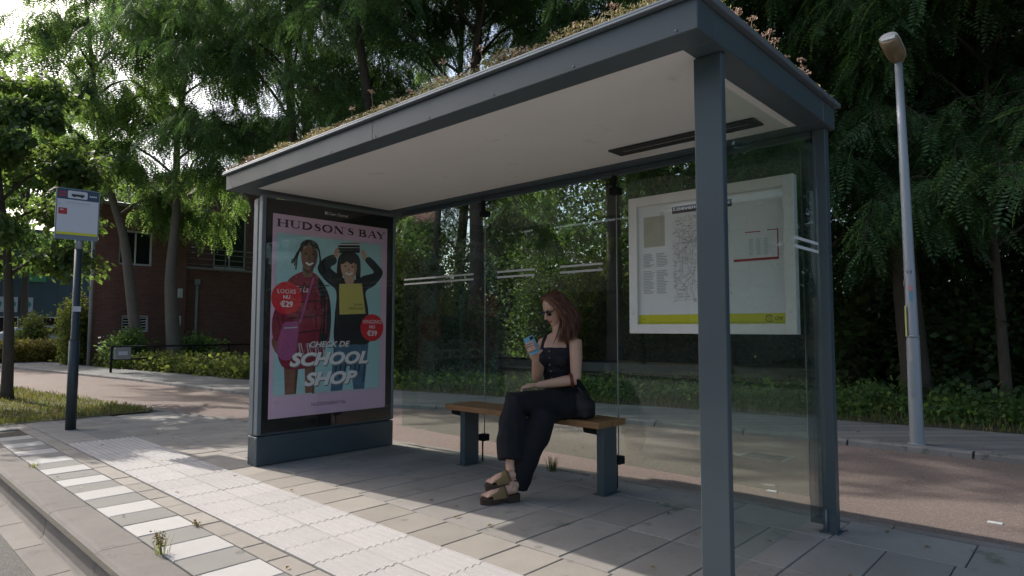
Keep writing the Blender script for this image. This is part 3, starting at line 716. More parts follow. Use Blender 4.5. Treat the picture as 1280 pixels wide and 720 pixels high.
# ---- sedum planting on the roof
sp = []; cols = []
def tri_tuft(p, n, h, r, spread):
    for _ in range(n):
        a = random.uniform(0, 6.28); l = h*random.uniform(.5, 1.2); q = V(p)+V((random.gauss(0, r), random.gauss(0, r), 0))
        d = V((math.cos(a)*spread, math.sin(a)*spread, 1)).normalized(); w = V((-math.sin(a), math.cos(a), 0))*l*.16
        t = q+d*l; m_ = q+d*l*.6
        yield (q, m_+w, t, m_-w)
sedum_mb = MB()
for _ in range(9000):
    e = random.random()
    x = FX0+.0+abs(random.gauss(0, .18)) if e < .55 else random.uniform(FX0+.02, FX1-.02)
    y = random.uniform(FY0+.0, FY1-.01)
    if e > .93: y = FY0+.03+abs(random.gauss(0, .1))
    x = min(x, FX1-.02)
    c = noise.noise(V((x*3, y*2.2, 0)))+random.uniform(-.25, .25)
    mi = 0 if c > .04 else (1 if c < -.26 else 2)
    hh = (.034 + .052*max(0, noise.noise(V((x*5, y*4, 5)))+.3))*(.75 if y < FY0+.16 else (1.2 if y < 3.2 else 1.0))
    for _k in range(8):
        q = V((x+random.gauss(0, .022), y+random.gauss(0, .022), Z1+.020+hh*random.random()**.7)); q.x = max(FX0-.012, q.x); q.y = min(max(FY0-.012, q.y), FY1+.012)
        u = V((random.gauss(0, 1), random.gauss(0, 1), random.gauss(.3, 1))).normalized()*random.uniform(.006, .013); w = u.orthogonal().normalized()*random.uniform(.003, .007)
        sedum_mb.add([q-u, q+w, q+u, q-w], [(0, 1, 2, 3)], mi)
for _ in range(90):
    y = FY0+.02+abs(random.gauss(0, 1.3)); x = FX0+.02+abs(random.gauss(0, .25))
    if random.random() < .35: y = FY0+.02+random.random()*.1; x = random.uniform(FX0, FX1-.05)
    if y > FY1-.1: continue
    h = random.uniform(.07, .17); a = random.uniform(0, 6.28); t = V((x+.03*math.cos(a), y+.03*math.sin(a), Z1+.01+h))
    sedum_mb.tube([(x, y, Z1), t], [.0022, .0014], 4, 3)
    for _k in range(22):
        b = random.uniform(0, 6.28); rr = .022*math.sqrt(random.random()); q = t+V((rr*math.cos(b), rr*math.sin(b), random.uniform(-.006, .012)))
        u = V((random.gauss(0, 1), random.gauss(0, 1), random.gauss(0, 1))).normalized()*.006; w = u.orthogonal()
        sedum_mb.add([q-u, q+w, q+u, q-w], [(0, 1, 2, 3)], 3)
o_ = sedum_mb.build('sedum_planting', ['sedum_y', 'sedum_r', 'sedum_g', 'dryflower'], None, fix=False)
tag(o_, 'pale and russet sedum with dried flower heads covering the shelter roof', 'sedum', kind='stuff')

# ---- bench
BE = thing('bench', (3.66, 3.25, 0), 'wooden slab bench on two flat grey steel legs inside the shelter', 'bench')
mb = MB(); mb.box(3.515, 3.672, 2.478, 4.03, .450, .493, 0, .005, 2); mb.box(3.680, 3.842, 2.478, 4.03, .450, .493, 0, .005, 2); mb.build('seat', 'wood', BE)
for yy in (2.49, 3.86):
    mb = MB(); mb.box(3.585, 3.745, yy, yy+.058, 0.003, .449, 0, .004, 2); mb.box(3.57, 3.76, yy-.02, yy+.078, 0, .006, 0, .002); lg = mb.build('leg', 'steel', BE)
    mb = MB(); y2 = yy+.06 if yy < 3 else yy+.06
    poly = [(0, 0), (.115, 0), (.125, -.02), (.118, -.045), (.0, -.052)]
    mb.prism([(q[0], q[1]) for q in poly], lambda u, v, d: (3.60+d, yy+.0585+u, .448+v), 0, .05, 0); mb.build('bracket', 'darkmetal', lg)

# ---- map case on the back glass
MC = thing('map_case', (3.70, 1.80, 1.09), 'white framed map and timetable case fixed to the shelter back glass', 'map case')
cx = 3.70; y0, y1, z0, z1 = 1.254, 2.351, 1.089, 2.009
mb = MB(); w = .062
mb.box(cx, cx+.06, y0, y0+w, z0, z1, 0, .003); mb.box(cx, cx+.06, y1-w, y1, z0, z1, 0, .003)
mb.box(cx+.0015, cx+.06, y0+w, y1-w, z0, z0+w, 0, .002); mb.box(cx+.0015, cx+.06, y0+w, y1-w, z1-w, z1, 0, .002)
for yy in (y0+.03, y1-.03):
    for zz in (z0+.13, z1-.13): mb.tube([(cx-.003, yy, zz), (cx+.002, yy, zz)], .007, 8)
fr = mb.build('frame', 'casegrey', MC)
mb = MB(); mb.box(cx+.03, cx+.034, y0+w-.004, y1-w+.004, z0+w-.004, z1-w+.004); mb.build('map_sheet', 'paper', MC)
mb = MB(); mb.box(cx+.008, cx+.011, y0+w-.003, y1-w+.003, z0+w-.003, z1-w+.003); mb.build('cover_glass', 'glass_clear', MC)
W_, H_ = (y1-y0-2*w), (z1-z0-2*w)
fm = lambda u, v, d: (cx+.0295-d*.0003, y1-w-u, z0+w+v)
mb = MB(); rect(mb, 0, W_, 0, .062, fm, 0, 0)
mb.build('yellow_band', 'yellow', MC, fix=False)
mb = MB(); put_text(mb, 'U', fm, W_-.108, .022, h=.018, d=1)
stroke(mb, [(W_-.102+.019*math.cos(R(20+i*20)), .031+.019*math.sin(R(20+i*20))) for i in range(17)], .005, fm, 1, 0)
put_text(mb, 'OV', fm, W_-.07, .020, w=.045, h=.022, d=1, bold=.02)
put_text(mb, 'U OV', fm, .02, .03, h=.008, d=1)
mb.build('logo', 'ink', MC, fix=False)
mb = MB(); rect(mb, .255, .66, H_-.075, H_-.028, fm, 0, 0); pl = mb.build('title_plate', 'plate', MC, fix=False)
mb = MB(); put_text(mb, 'Loevenhoutsedijk', fm, .265, H_-.064, w=.385, h=.03, d=1, bold=.01); mb.build('title_lettering', 'printwhite', pl, fix=False)
mb = MB(); rect(mb, .04, .20, H_-.28, H_-.075, fm, 0, 1)
rnd = random.Random(3)
for c0 in (.035, .135):
    for k in range(26):
        if k in (9, 10): continue
        rect(mb, c0, c0+rnd.uniform(.05, .088), H_-.33-.0105*k, H_-.33-.0105*k+.005, fm, 1, 2)
def wl(u, v, n, st, ang, wd=.0016):
    pts = [(u, v)]
    for _ in range(n):
        ang += rnd.gauss(0, .3); u += st*math.cos(ang); v += st*math.sin(ang)
        if not (.25 < u < .64 and .14 < v < H_-.09): break
        pts.append((u, v))
    if len(pts) > 2: stroke(mb, pts, wd, fm, 1, 0)
for _ in range(170): wl(rnd.uniform(.27, .62), rnd.uniform(.16, H_-.11), 14, .016, rnd.uniform(0, 6.28), rnd.choice([.001, .0013, .002]))
for _ in range(110):
    u, v = rnd.uniform(.25, .63), rnd.uniform(.13, H_-.10); rect(mb, u, u+rnd.uniform(.008, .025), v, v+.004, fm, 2, 0)
for u0 in (.17, .185): rect(mb, u0, u0+.004, H_-.25, H_-.05, fm, 2, 0)
for c in range(3):
    for k in range(9): rect(mb, .76+.045*c, .785+.045*c, .50-.011*k, .504-.011*k, fm, 1, 2)
mb.build('map_print', ['mapline', 'mapbeige', 'maptext'], MC, fix=False)
mb = MB(); rect(mb, .665, .935, .375, .39, fm, 1, 0); rect(mb, .928, .935, .39, .55, fm, 1, 0); rect(mb, .74, .83, .545, .551, fm, 1, 0); rect(mb, .87, .935, .548, .554, fm, 1, 0)
mb.build('fare_table', 'red', MC, fix=False)

# ---- bus stop sign
SG = thing('bus_stop_sign', (1.86, 8.38, 0), 'square white bus stop sign with a navy top on a dark pole', 'bus stop sign')
mb = MB(); mb.tube([(1.86, 8.38, 0), (1.86, 8.38, .5), (1.86, 8.38, .98)], .052, 16, 0); mb.tube([(1.86, 8.38, .98), (1.86, 8.38, 1.0), (1.86, 8.38, 2.0)], [.052, .038, .038], 16, 0)
pl = mb.build('pole', 'pole', SG)
mb = MB(); mb.tube([(1.86, 8.38, 1.99), (1.86, 8.38, 2.16)], .036, 16); mb.build('pole_top', 'galv', SG)
mb = MB(); mb.box(1.8215, 1.8985, 8.337, 8.3375, 1.30, 1.36); mb.build('sticker', 'signwhite', pl)
A_ = R(-3); cs, sn = math.cos(A_), math.sin(A_)
fs_ = lambda u, v, d: (1.828+u*cs+d*sn, 8.36+u*sn-d*cs, 2.14+v)
mb = MB(); mb.prism([(-.205, .0), (.205, .0), (.205, .50), (.18, .53), (-.18, .53), (-.205, .50)], fs_, 0, .025, 0); mb.prism([(-.205, -.04), (.205, -.04), (.205, .0), (-.205, .0)], fs_, 0, .02, 0)
bd = mb.build('sign_board', 'steel_lt', SG)
mb = MB(); rect(mb, -.193, .193, .04, .405, fs_, .0275, 0); rect(mb, -.193, .193, .012, .04, fs_, .0275, 1); rect(mb, -.193, .193, .405, .52, fs_, .0275, 2)
shape(mb, [(-.09, .42), (.075, .42), (.085, .43), (.085, .495), (.075, .505), (-.09, .505), (-.10, .495), (-.10, .43)], fs_, .029, 0, False)
# bus pictogram
rect(mb, -.065, .055, .445, .468, fs_, .0305, 3); rect(mb, -.055, .050, .472, .480, fs_, .0305, 4)
for u in (-.04, .03): disc(mb, u, .443, .009, fs_, .031, 3, n=12)
for v in (.435, .468):
    for k in range(4): rect(mb, -.182+.018*k, -.168+.018*k, v, v+.02, fs_, .029, 5)
for k in range(4): rect(mb, .105+.018*k, .118+.018*k, .452, .470, fs_, .029, 6)
rect(mb, -.115, .115, .365, .374, fs_, .029, 4); rect(mb, -.18, .18, .345, .347, fs_, .029, 4)
rect(mb, -.18, -.10, .235, .305, fs_, .029, 5); rect(mb, -.165, -.135, .28, .29, fs_, .0305, 0); rect(mb, -.18, -.168, .335, .357, fs_, .031, 4)
mb.build('sign_face', ['signwhite', 'yellow', 'navy', 'ink', 'maptext', 'red', 'pale'], bd, fix=False)

# ---- street lamp
LX, LY = 6.97, 1.31
LA_ = thing('street_lamp', (LX, LY, .04), 'grey galvanised street lamp with a yellowed lens beside the cycle path', 'street lamp')
mb = MB(); mb.tube([(LX, LY, .0), (LX, LY, .06), (LX, LY, 1.0), (LX, LY, 1.05), (LX-.01, LY+.015, 2.6), (LX-.02, LY+.03, 3.78)], [.060, .058, .056, .050, .041, .033], 20); pl = mb.build('pole', 'galv', LA_)
ax = V((-1, .04, .0)).normalized(); dirn = (ax+V((0, 0, .30))).normalized(); sd = V((.04, 1, 0)).normalized(); up = sd.cross(dirn); up = up if up.z > 0 else -up
hb = V((LX-.02, LY+.03, 3.74))
mb = MB()
prof = [(-.05, .042, .035), (.0, .072, .052), (.08, .086, .066), (.24, .088, .068), (.335, .082, .062), (.342, .07, .05)]
def halfshell(mb, z0, z1, mi, sc=1.0):
    rings = []
    for (t, w, h) in prof:
        c = hb+dirn*t; r = []
        for j in range(9):
            a = math.pi*j/8; r.append(c+sd*(w*sc*math.cos(a))+up*((z0 if z1 < 0 else z0)+(h if z1 > 0 else -h*1.05)*math.sin(a)))
        rings.append(r)
    n = 9; vs = [p for r in rings for p in r]
    fs = [(i*n+j, i*n+j+1, (i+1)*n+j+1, (i+1)*n+j) for i in range(len(rings)-1) for j in range(n-1)]+[tuple(range(n)), tuple(range((len(rings)-1)*n, len(rings)*n))]
    fs += [(i*n, i*n+n-1, (i+1)*n+n-1, (i+1)*n) for i in range(len(rings)-1)]
    mb.add(vs, fs, mi, True)
halfshell(mb, .012, 1, 0); hd = mb.build('lamp_head', 'lamp_head', LA_)
mb = MB(); halfshell(mb, .010, -1, 0, .93); mb.build('lens', 'lamp_lens', hd)
mb = MB(); mb.obox(hb+dirn*.346, dirn*.006, sd*.06, up*.02, 0, .003); mb.tube([hb+dirn*.342+up*-.02, hb+dirn*.358+up*-.02], .010, 8); mb.build('latch', 'whiteframe', hd)
# markings on the pole
vdir = V((-LX, -LY, 0)).normalized(); hdir = V((0, 0, 1)).cross(vdir)*1
fl = lambda rr: (lambda u, v, d: tuple(V((LX-.007, LY+.01, 0))+Matrix.Rotation(u/rr, 3, 'Z') @ vdir*(rr+.0015+d)+V((0, 0, v))))
mb = MB(); put_text(mb, '0', fl(.0475), -.020, 1.645, w=.016, h=.03, mi=0); put_text(mb, '8', fl(.0475), .008, 1.645, w=.016, h=.03, mi=0); mb.build('pole_number', 'ink', pl, fix=False)
for u0, u1, v0, v1, mt_ in ((-.01, .028, 1.48, 1.53, 'sticker_r'), (-.005, .025, 1.39, 1.47, 'sticker_b'), (-.06, -.035, 1.05, 1.34, 'sticker_y'), (-.062, -.05, 1.53, 1.58, 'sticker_r')):
    mb = MB()
    for k in range(6):
        rect(mb, u0+(u1-u0)*k/6, u0+(u1-u0)*(k+1)/6, v0, v1, fl(.0505), 0, 0)
    mb.build('sticker', mt_, pl, fix=False)
mb = MB()
for k in range(8):
    a_, b_ = -.04+.01*k, -.03+.01*k; rect(mb, a_, b_, .50, .82, fl(.0565), 0, 0)
mb.build('service_door', 'galv', pl, fix=False)
mb = MB(); mb.tube([(LX, LY, 1.045), (LX, LY, 1.06)], .0565, 20); mb.build('pole_collar', 'galv', pl)
mb = MB(); mb.tube([(LX, LY, .045), (LX, LY, .062)], .075, 20); mb.build('base_ring', 'pipe', pl)
# ---- drain cover and road studs
DC = MB(); DC.box(5.50, 5.80, 2.0, 2.42, -.02, .003, 0, .002)
for k in range(6): DC.box(5.53+.042*k, 5.545+.042*k, 2.04, 2.38, .0035, .005, 1)
tag(DC.build('drain_cover', ['kerb_far', 'darkmetal']), 'flat grey drain cover set into the shaded red cycle path', 'drain cover')
for (x, y, lb) in ((4.50, 1.72, 'small white road stud in the cycle path, seen through the side glass'), (4.66, .50, 'small white road stud in the cycle path, right of the shelter post')):
    mb = MB(); mb.box(x-.014, x+.014, y-.036, y+.036, -.01, .004, 0, .003); tag(mb.build('road_stud', 'white_print'), lb, 'road stud', 'white studs in the cycle path')
SKY, SUNE, EXPO = .15, 3.0, 0.58

# ================================================================== PERSON
def remesh(mb, voxel, smooth=3, fac=.5):
    me = mb.mesh('tmp'); ob = bpy.data.objects.new('tmp', me); COL.objects.link(ob)
    m = ob.modifiers.new('r', 'REMESH'); m.mode = 'VOXEL'; m.voxel_size = voxel; m.use_smooth_shade = True
    if smooth:
        s = ob.modifiers.new('s', 'SMOOTH'); s.factor = fac; s.iterations = smooth
    dg = bpy.context.evaluated_depsgraph_get(); r = bpy.data.meshes.new_from_object(ob.evaluated_get(dg))
    bpy.data.objects.remove(ob); bpy.data.meshes.remove(me)
    return r
def finish(me, name, mats, parent):
    off = parent.location
    me.name = name
    me.transform(Matrix.Translation(-off))
    me.materials.clear()
    o = link(name, me, mats, parent)
    return o
PB = V((3.66, 2.84, .49))
PE = thing('person', PB, 'seated woman in black top and trousers with auburn hair and sunglasses, crossing her legs', 'person')
fw = V((-.99, -.06, 0)).normalized(); lf = V((0, 0, 1)).cross(fw)          # her front and her left
# joints
pelv = V((3.655, 2.845, .585)); waist = V((3.665, 2.925, .745)); rib = V((3.655, 2.93, .86)); chest = V((3.645, 2.92, .96)); shc = V((3.64, 2.905, 1.035)); nb = V((3.63, 2.893, 1.085))
shL, shR = V((3.635, 2.755, 1.03)), V((3.63, 3.052, 1.03))
elL, wrL = V((3.585, 2.72, .765)), V((3.40, 2.915, .722))
elR, wrR = V((3.50, 3.005, .765)), V((3.375, 2.915, .905))
hipL, hipR = V((3.63, 2.755, .575)), V((3.645, 2.935, .575))
knL, anL = V((3.175, 2.925, .618)), V((3.085, 2.880, .235))
knR, anR = V((3.31, 2.785, .530)), V((3.105, 2.85, .105))
def chain(mb, pts, radii, n=14): mb.tube(pts, radii, n)
def body_base(mb):
    T = lambda p, a, b: (p, (a, b))
    secs = [(pelv-V((0, 0, .08)), .15, .115), (pelv, .172, .125), (pelv.lerp(waist, .5), .15, .112), (waist, .122, .092), (rib, .132, .10), (chest, .152, .108), (shc-V((0, 0, .02)), .150, .078), (shc+V((0, 0, .018)), .115, .058), (nb, .058, .052)]
    mb.tube([s[0] for s in secs], [(s[1], s[2]) for s in secs], 20, side=lf)
    for sgn in (1, -1):
        mb.ell(chest+fw*.066+lf*sgn*.062-V((0, 0, .062)), (.054, .056, .056), seg=14)
    # neck and head, face turned down to the phone
    return
hd_c = V((3.585, 2.91, 1.262))
hf = V((-.89, .26, -.46)).normalized(); hl = V((0, 0, 1)).cross(hf).normalized(); hu = hf.cross(hl)
HR = Matrix((hf, hl, hu)).transposed()                                      # columns: forward, left, up
H = lambda f, l, u: hd_c+hf*f+hl*l+hu*u
def head(mb):
    chain(mb, [nb-V((0, 0, .03)), nb+V((-.012, .006, .04)), H(-.025, 0, -.07)], [.056, .048, .046], 16)
    mb.ell(H(-.012, 0, .028), (.094, .073, .088), rot=HR, seg=20, rings=14)       # skull
    mb.ell(H(.022, 0, -.035), (.062, .056, .072), rot=HR, seg=18, rings=12)       # face
    mb.ell(H(.050, 0, -.088), (.028, .027, .022), rot=HR)                         # chin
    mb.tube([H(.072, 0, .018), H(.088, 0, -.008), H(.100, 0, -.028), H(.082, 0, -.036)], [.009, .0105, .0135, .008], 8)   # nose
    for s in (1, -1):
        mb.ell(H(.094-.008, .011*s, -.031), (.009, .008, .007), rot=HR, seg=8, rings=6)
        mb.ell(H(.060, .028*s, -.030), (.022, .022, .020), rot=HR, seg=10, rings=8)  # cheeks
        mb.ell(H(-.012, .073*s, -.008), (.018, .008, .03), rot=HR, seg=10, rings=8)  # ears
        mb.ell(H(.070, .032*s, .012), (.012, .014, .008), rot=HR, seg=8, rings=6)
    mb.tube([H(.070, -.022, -.060), H(.080, -.008, -.056), H(.081, 0, -.058), H(.080, .008, -.056), H(.070, .022, -.060)], [.003, .0062, .0058, .0062, .003], 8)
    mb.tube([H(.070, -.019, -.063), H(.079, 0, -.068), H(.070, .019, -.063)], [.003, .0072, .003], 8)
def finger(mb, pts, r0, r1):
    k = len(pts); mb.tube(pts, [r0+(r1-r0)*i/(k-1) for i in range(k)], 8); mb.ell(pts[-1], (r1, r1, r1), seg=8, rings=6)
NAILS = []
body = MB(); body_base(body); head(body)
# arms
chain(body, [shL+V((0, .055, .006)), shL+V((.0, .004, -.014)), shL.lerp(elL, .35), shL.lerp(elL, .75), elL], [.038, .049, .0455, .040, .037])
chain(body, [elL, elL.lerp(wrL, .3), elL.lerp(wrL, .75), wrL], [.038, .038, .029, .0255])
chain(body, [shR-V((0, .055, -.006)), shR+V((0, -.004, -.014)), shR.lerp(elR, .35), shR.lerp(elR, .75), elR], [.038, .048, .0445, .040, .036])
chain(body, [elR, elR.lerp(wrR, .3), elR.lerp(wrR, .75), wrR], [.037, .037, .028, .0245])
# left hand: relaxed, lying on the thigh, fingers curled
d = (V((3.335, 3.01, .722))-wrL).normalized(); upz = V((0, 0, 1)); lat = d.cross(upz).normalized(); upz = lat.cross(d)
def hand_relaxed(mb, w, d, lat, up):
    mb.tube([w-d*.01, w+d*.035, w+d*.078], [(.026, .020), (.037, .016), (.039, .0145)], 12, side=lat)
    for k, (o, L) in enumerate(((-.031, .062), (-.0105, .074), (.0105, .069), (.031, .054))):
        b = w+d*.070+lat*o
        a1 = d*.9-up*.25; a2 = d*.55-up*.85; a3 = -d*.1-up*1.0
        p1 = b+a1.normalized()*L*.45; p2 = p1+a2.normalized()*L*.32; p3 = p2+a3.normalized()*L*.24
        finger(mb, [b, p1, p2, p3], .0076, .0058)
    b = w+d*.022+lat*-.026; p1 = b+(d*.6-lat*.7-up*.1).normalized()*.036; p2 = p1+(d*.95-lat*.15-up*.2).normalized()*.030; p3 = p2+(d*1+lat*.15-up*.2).normalized()*.022
    finger(mb, [b, p1, p2, p3], .0115, .0075)
hand_relaxed(body, wrL, d, lat, upz)
# right hand holding the phone: palm behind the phone, fingers wrapped on its far side
phC = V((3.325, 2.905, 1.005))
phU = V((.03, .095, .115)); phU.normalize()                                 # long axis of the phone (towards its top)
phN = V((-.78, -.50, .22)); phN = (phN-phU*phN.dot(phU)).normalized()       # its back faces the road
phS = phU.cross(phN).normalized()
w = wrR; hd = (phC-phU*.035+phN*.022-w); hd.normalize()
body.tube([w-hd*.01, w+hd*.03, w.lerp(phC-phU*.03+phN*.026, .85)], [(.025, .019), (.034, .017), (.036, .014)], 12, side=phS)
for k, (o, L) in enumerate(((.030, .066), (.010, .070), (-.010, .066), (-.030, .054))):
    b = phC+phN*.024+phU*(o-.022)+phS*.022
    p1 = phC+phN*.020+phU*(o-.018)+phS*-.010; p2 = phC+phN*.015+phU*(o-.014)+phS*-.036; p3 = phC-phN*.004+phU*(o-.012)+phS*-.0435
    finger(body, [b, p1, p2, p3], .0076, .0058)
b = w+hd*.02+phS*.02; p1 = phC-phU*.035+phS*.045-phN*.0; p2 = phC-phU*.012+phS*.041-phN*.012; p3 = phC+phU*.006+phS*.028-phN*.016
finger(body, [b, p1, p2, p3], .0118, .0078)
# legs and feet
def leg(mb, hip, kn, an):
    chain(mb, [hip, hip.lerp(kn, .5), kn], [.085, .074, .056]); chain(mb, [kn, kn.lerp(an, .3), kn.lerp(an, .7), an], [.055, .056, .042, .034])
leg(body, hipL, knL, anL); leg(body, hipR, knR, anR)
def foot(mb, an, heel, toe, up):
    d = (toe-heel).normalized(); s = up.cross(d).normalized()
    L = (toe-heel).length
    mb.tube([heel+up*.034+d*.0, heel+up*.034+d*.05, heel+up*.033+d*(L*.5), heel+up*.027+d*(L*.72), heel+up*.020+d*(L*.84)], [(.026, .026), (.031, .036), (.036, .030), (.043, .023), (.040, .016)], 14, side=s)
    mb.ell(heel+up*.032+d*.012, (.03, .03, .03))
    mb.tube([an, heel+up*.06+d*.045], [.036, .034], 12)
    for k, o in enumerate((-.030, -.013, .003, .018, .031)):
        big = (k == 0)
        b = heel+d*(L*.80)+s*o*1.05+up*.018; t = heel+d*(L*(.985-.022*k))+s*o*1.05+up*.012
        finger(mb, [b, (b+t)/2+up*.005, t], .0105 if big else .0085, .0095 if big else .007)
FL = dict(heel=V((3.125, 2.838, .140)), toe=V((2.950, 2.955, .112)), up=V((-.14, .08, 1)).normalized())
FR = dict(heel=V((3.085, 2.835, .048)), toe=V((2.895, 2.940, .036)), up=V((-.05, .03, 1)).normalized())
foot(body, anL, **FL); foot(body, anR, **FR)
bme = remesh(body, .0032, 3, .45)
bo = finish(bme, 'body', ['skin', 'lip'], PE)
lipc = H(.078, 0, -.062)-PB
idx = np.zeros(len(bme.polygons), dtype=np.int32)
for p in bme.polygons:
    q = p.center-lipc
    f, l, u = q.dot(hf), q.dot(hl), q.dot(hu)
    if (l/.024)**2+(u/.0115)**2 < 1 and f > -.012: idx[p.index] = 1
bme.polygons.foreach_set('material_index', idx); bme.update()
# --- trousers
tr = MB()
tr.tube([pelv-V((0, 0, .085)), pelv-V((0, 0, .02)), pelv.lerp(waist, .45), waist+V((0, 0, -.01))], [(.165, .13), (.192, .145), (.165, .125), (.130, .104)], 20, side=lf)
chain(tr, [hipL+V((0, 0, -.005)), hipL.lerp(knL, .35), hipL.lerp(knL, .7), knL+V((-.01, 0, .0)), knL.lerp(anL, .25), knL.lerp(anL, .6), anL+V((.012, -.005, .025))], [.105, .102, .092, (.090, .084), (.098, .092), (.108, .098), (.104, .092)], 16)
chain(tr, [hipR, hipR.lerp(knR, .4), hipR.lerp(knR, .8), knR, knR.lerp(anR, .35), knR.lerp(anR, .75), anR+V((.035, .005, -.045))], [.105, .10, .09, .088, .094, .080, .060], 16)
tme = remesh(tr, .008, 4, .5)
for v in tme.vertices:
    p = v.co
    n1 = noise.noise(V((p.x*9+p.z*5, p.y*9-p.z*4, p.z*6))); n2 = noise.noise(V((p.x*26+3, p.y*24, p.z*9)))
    v.co = p+v.normal*(.012*n1+.004*n2)
tme.update()
finish(tme, 'trousers', 'cloth', PE)
# --- top with straps and buttons
tp = MB()
secs = [(waist+V((0, 0, -.045)), .134, .108), (waist+V((0, 0, .0)), .125, .099), (rib, .1365, .109), (chest+V((0, 0, -.05)), .150, .117), (chest+V((0, 0, .024)), .156, .108)]
tp.tube([s[0] for s in secs], [(s[1], s[2]) for s in secs], 24, side=lf)
for sgn in (1, -1):
    tp.ell(chest+fw*.069+lf*sgn*.063-V((0, 0, .060)), (.061, .062, .062), seg=14)
pme = remesh(tp, .005, 3, .5)
for v in pme.vertices: v.co = v.co+v.normal*.0045*noise.noise(V((v.co.x*22, v.co.y*22, v.co.z*34)))
finish(pme, 'top', 'cloth_top', PE)
from mathutils.bvhtree import BVHTree
_bm = bmesh.new(); _bm.from_mesh(bme); _bm.transform(Matrix.Translation(PB)); BV = BVHTree.FromBMesh(_bm)
for sgn in (1, -1):
    C = shc+lf*sgn*.100-V((0, 0, .05)); P_ = []
    for k in range(17):
        a = R(-12+204*k/16); d_ = fw*math.cos(a)+V((0, 0, 1))*math.sin(a)
        h_ = BV.ray_cast(C+d_*.35, -d_, .5)
        if h_[0] is not None: P_.append((h_[0], h_[1]))
    mb = MB(); vs = []
    for p, n_ in P_:
        for q, e in ((-.016, .001), (-.015, .0055), (.015, .0055), (.016, .001)): vs.append(p+lf*q+n_*e)
    fs = [(i*4+j, i*4+j+1, i*4+5+j, i*4+4+j) for i in range(len(P_)-1) for j in range(3)]
    mb.add(vs, fs, 0, True); mb.build('shoulder_strap', 'cloth_top', PE)

for k in range(5):
    bt = MB()
    z = .958-.048*k; 
    c = chest.lerp(waist, k/4.6); c = V((c.x, c.y, z))+fw*(.119 if k in (0,) else (.120 if k < 3 else .108))
    bt.tube([c-fw*.004, c+fw*.004], .0068, 10); bt.build('button', 'button', PE)

# --- hair: scalp shell and many strands falling to the shoulders, parted on the right, over her left cheek
hr = MB()
cap = MB(); cap.ell(H(-.026, .0, .040), (.092, .084, .088), rot=HR, seg=24, rings=16); cap.ell(H(-.052, .004, -.015), (.068, .078, .085), rot=HR, seg=20, rings=12)
cap.ell(H(-.065, 0, -.085), (.052, .07, .075), rot=HR, seg=20, rings=12)
cm = remesh(cap, .006, 4, .5); hr.add([tuple(v.co) for v in cm.vertices], [tuple(p.vertices) for p in cm.polygons], 0, True)
rh = random.Random(5)
part = -.030
down = V((0, 0, -1))
for i in range(760):
    s = 1 if rh.random() < .68 else -1
    a = rh.uniform(0, 1)                     # 0 front .. 1 back of the parting
    f0 = .052-.135*a; root = H(f0, part+rh.uniform(-.012, .012), .122-.55*(f0+.015)**2*8*.25)
    frontness = 1-a
    if s > 0:   # her left side: covers temple and cheek
        side = H(f0*.75+.012*frontness, .088+rh.uniform(-.01, .006), .045+rh.uniform(-.02, .02))
        low = H(.040*frontness-.080*a+rh.uniform(-.02, .015), .112+rh.uniform(-.045, .03), -.07+rh.uniform(-.02, .02))
        Lh = rh.uniform(.11, .18)
        end = low+down*Lh+fw*rh.uniform(-.04, .035)+lf*rh.uniform(-.05, .035)
    else:
        side = H(f0*.75-.012, -.080+rh.uniform(-.006, .01), .045+rh.uniform(-.02, .02))
        low = H(-.035-.05*a+rh.uniform(-.02, .01), -.084+rh.uniform(-.02, .02), -.07+rh.uniform(-.02, .02))
        Lh = rh.uniform(.08, .15)
        end = low+down*Lh+fw*rh.uniform(-.03, .015)-lf*rh.uniform(-.035, .008)
    mid = low.lerp(end, .5)+lf*s*rh.uniform(-.004, .026)+fw*rh.uniform(-.014, .014)
    if rh.random() < .3:  # back strands
        side = H(-.10, s*rh.uniform(0, .06), .04); low = H(-.115, s*rh.uniform(0, .075), -.06); end = low+down*rh.uniform(.10, .16)+lf*s*rh.uniform(-.02, .02); mid = low.lerp(end, .5)-fw*.01
    pts = catmull([root, root.lerp(side, .5)+hu*.012, side, low, mid, end], 2, False)
    n = len(pts); w0 = rh.uniform(.0018, .0046)
    hr.tube(pts, [w0*(1 if k < n-3 else (.75 if k < n-1 else .25)) for k in range(n)], 5, 1 if rh.random() < .3 else 0)
hr.build('hair', ['hair', 'hair_lt'], PE, fix=False)
# --- sunglasses
sg = MB()
for s in (1, -1):
    sg.tube([H(.079, .033*s, .006), H(.084, .033*s, .006)], [(.029, .023), (.029, .023)], 16, side=hl)
    sg.tube([H(.078, .060*s, .014), H(.03, .077*s, .012), H(-.02, .079*s, .004)], [.0035, .003, .003], 6)
sg.tube([H(.083, -.010, .012), H(.088, 0, .014), H(.083, .010, .012)], .003, 6)
sg.build('sunglasses', 'shades', PE)
# --- bracelet on the left elbow, ring
bl = MB(); c = elL.lerp(wrL, .12); t = (wrL-elL).normalized(); a = t.orthogonal().normalized(); b = t.cross(a)
for q, rr in ((-.005, .043), (.005, .0435)):
    bl.tube([c+t*q+(a*math.cos(x)+b*math.sin(x))*rr for x in [2*math.pi*i/22 for i in range(23)]], .0062, 7, cap=False)
bl.build('bracelet', 'bracelet', PE)
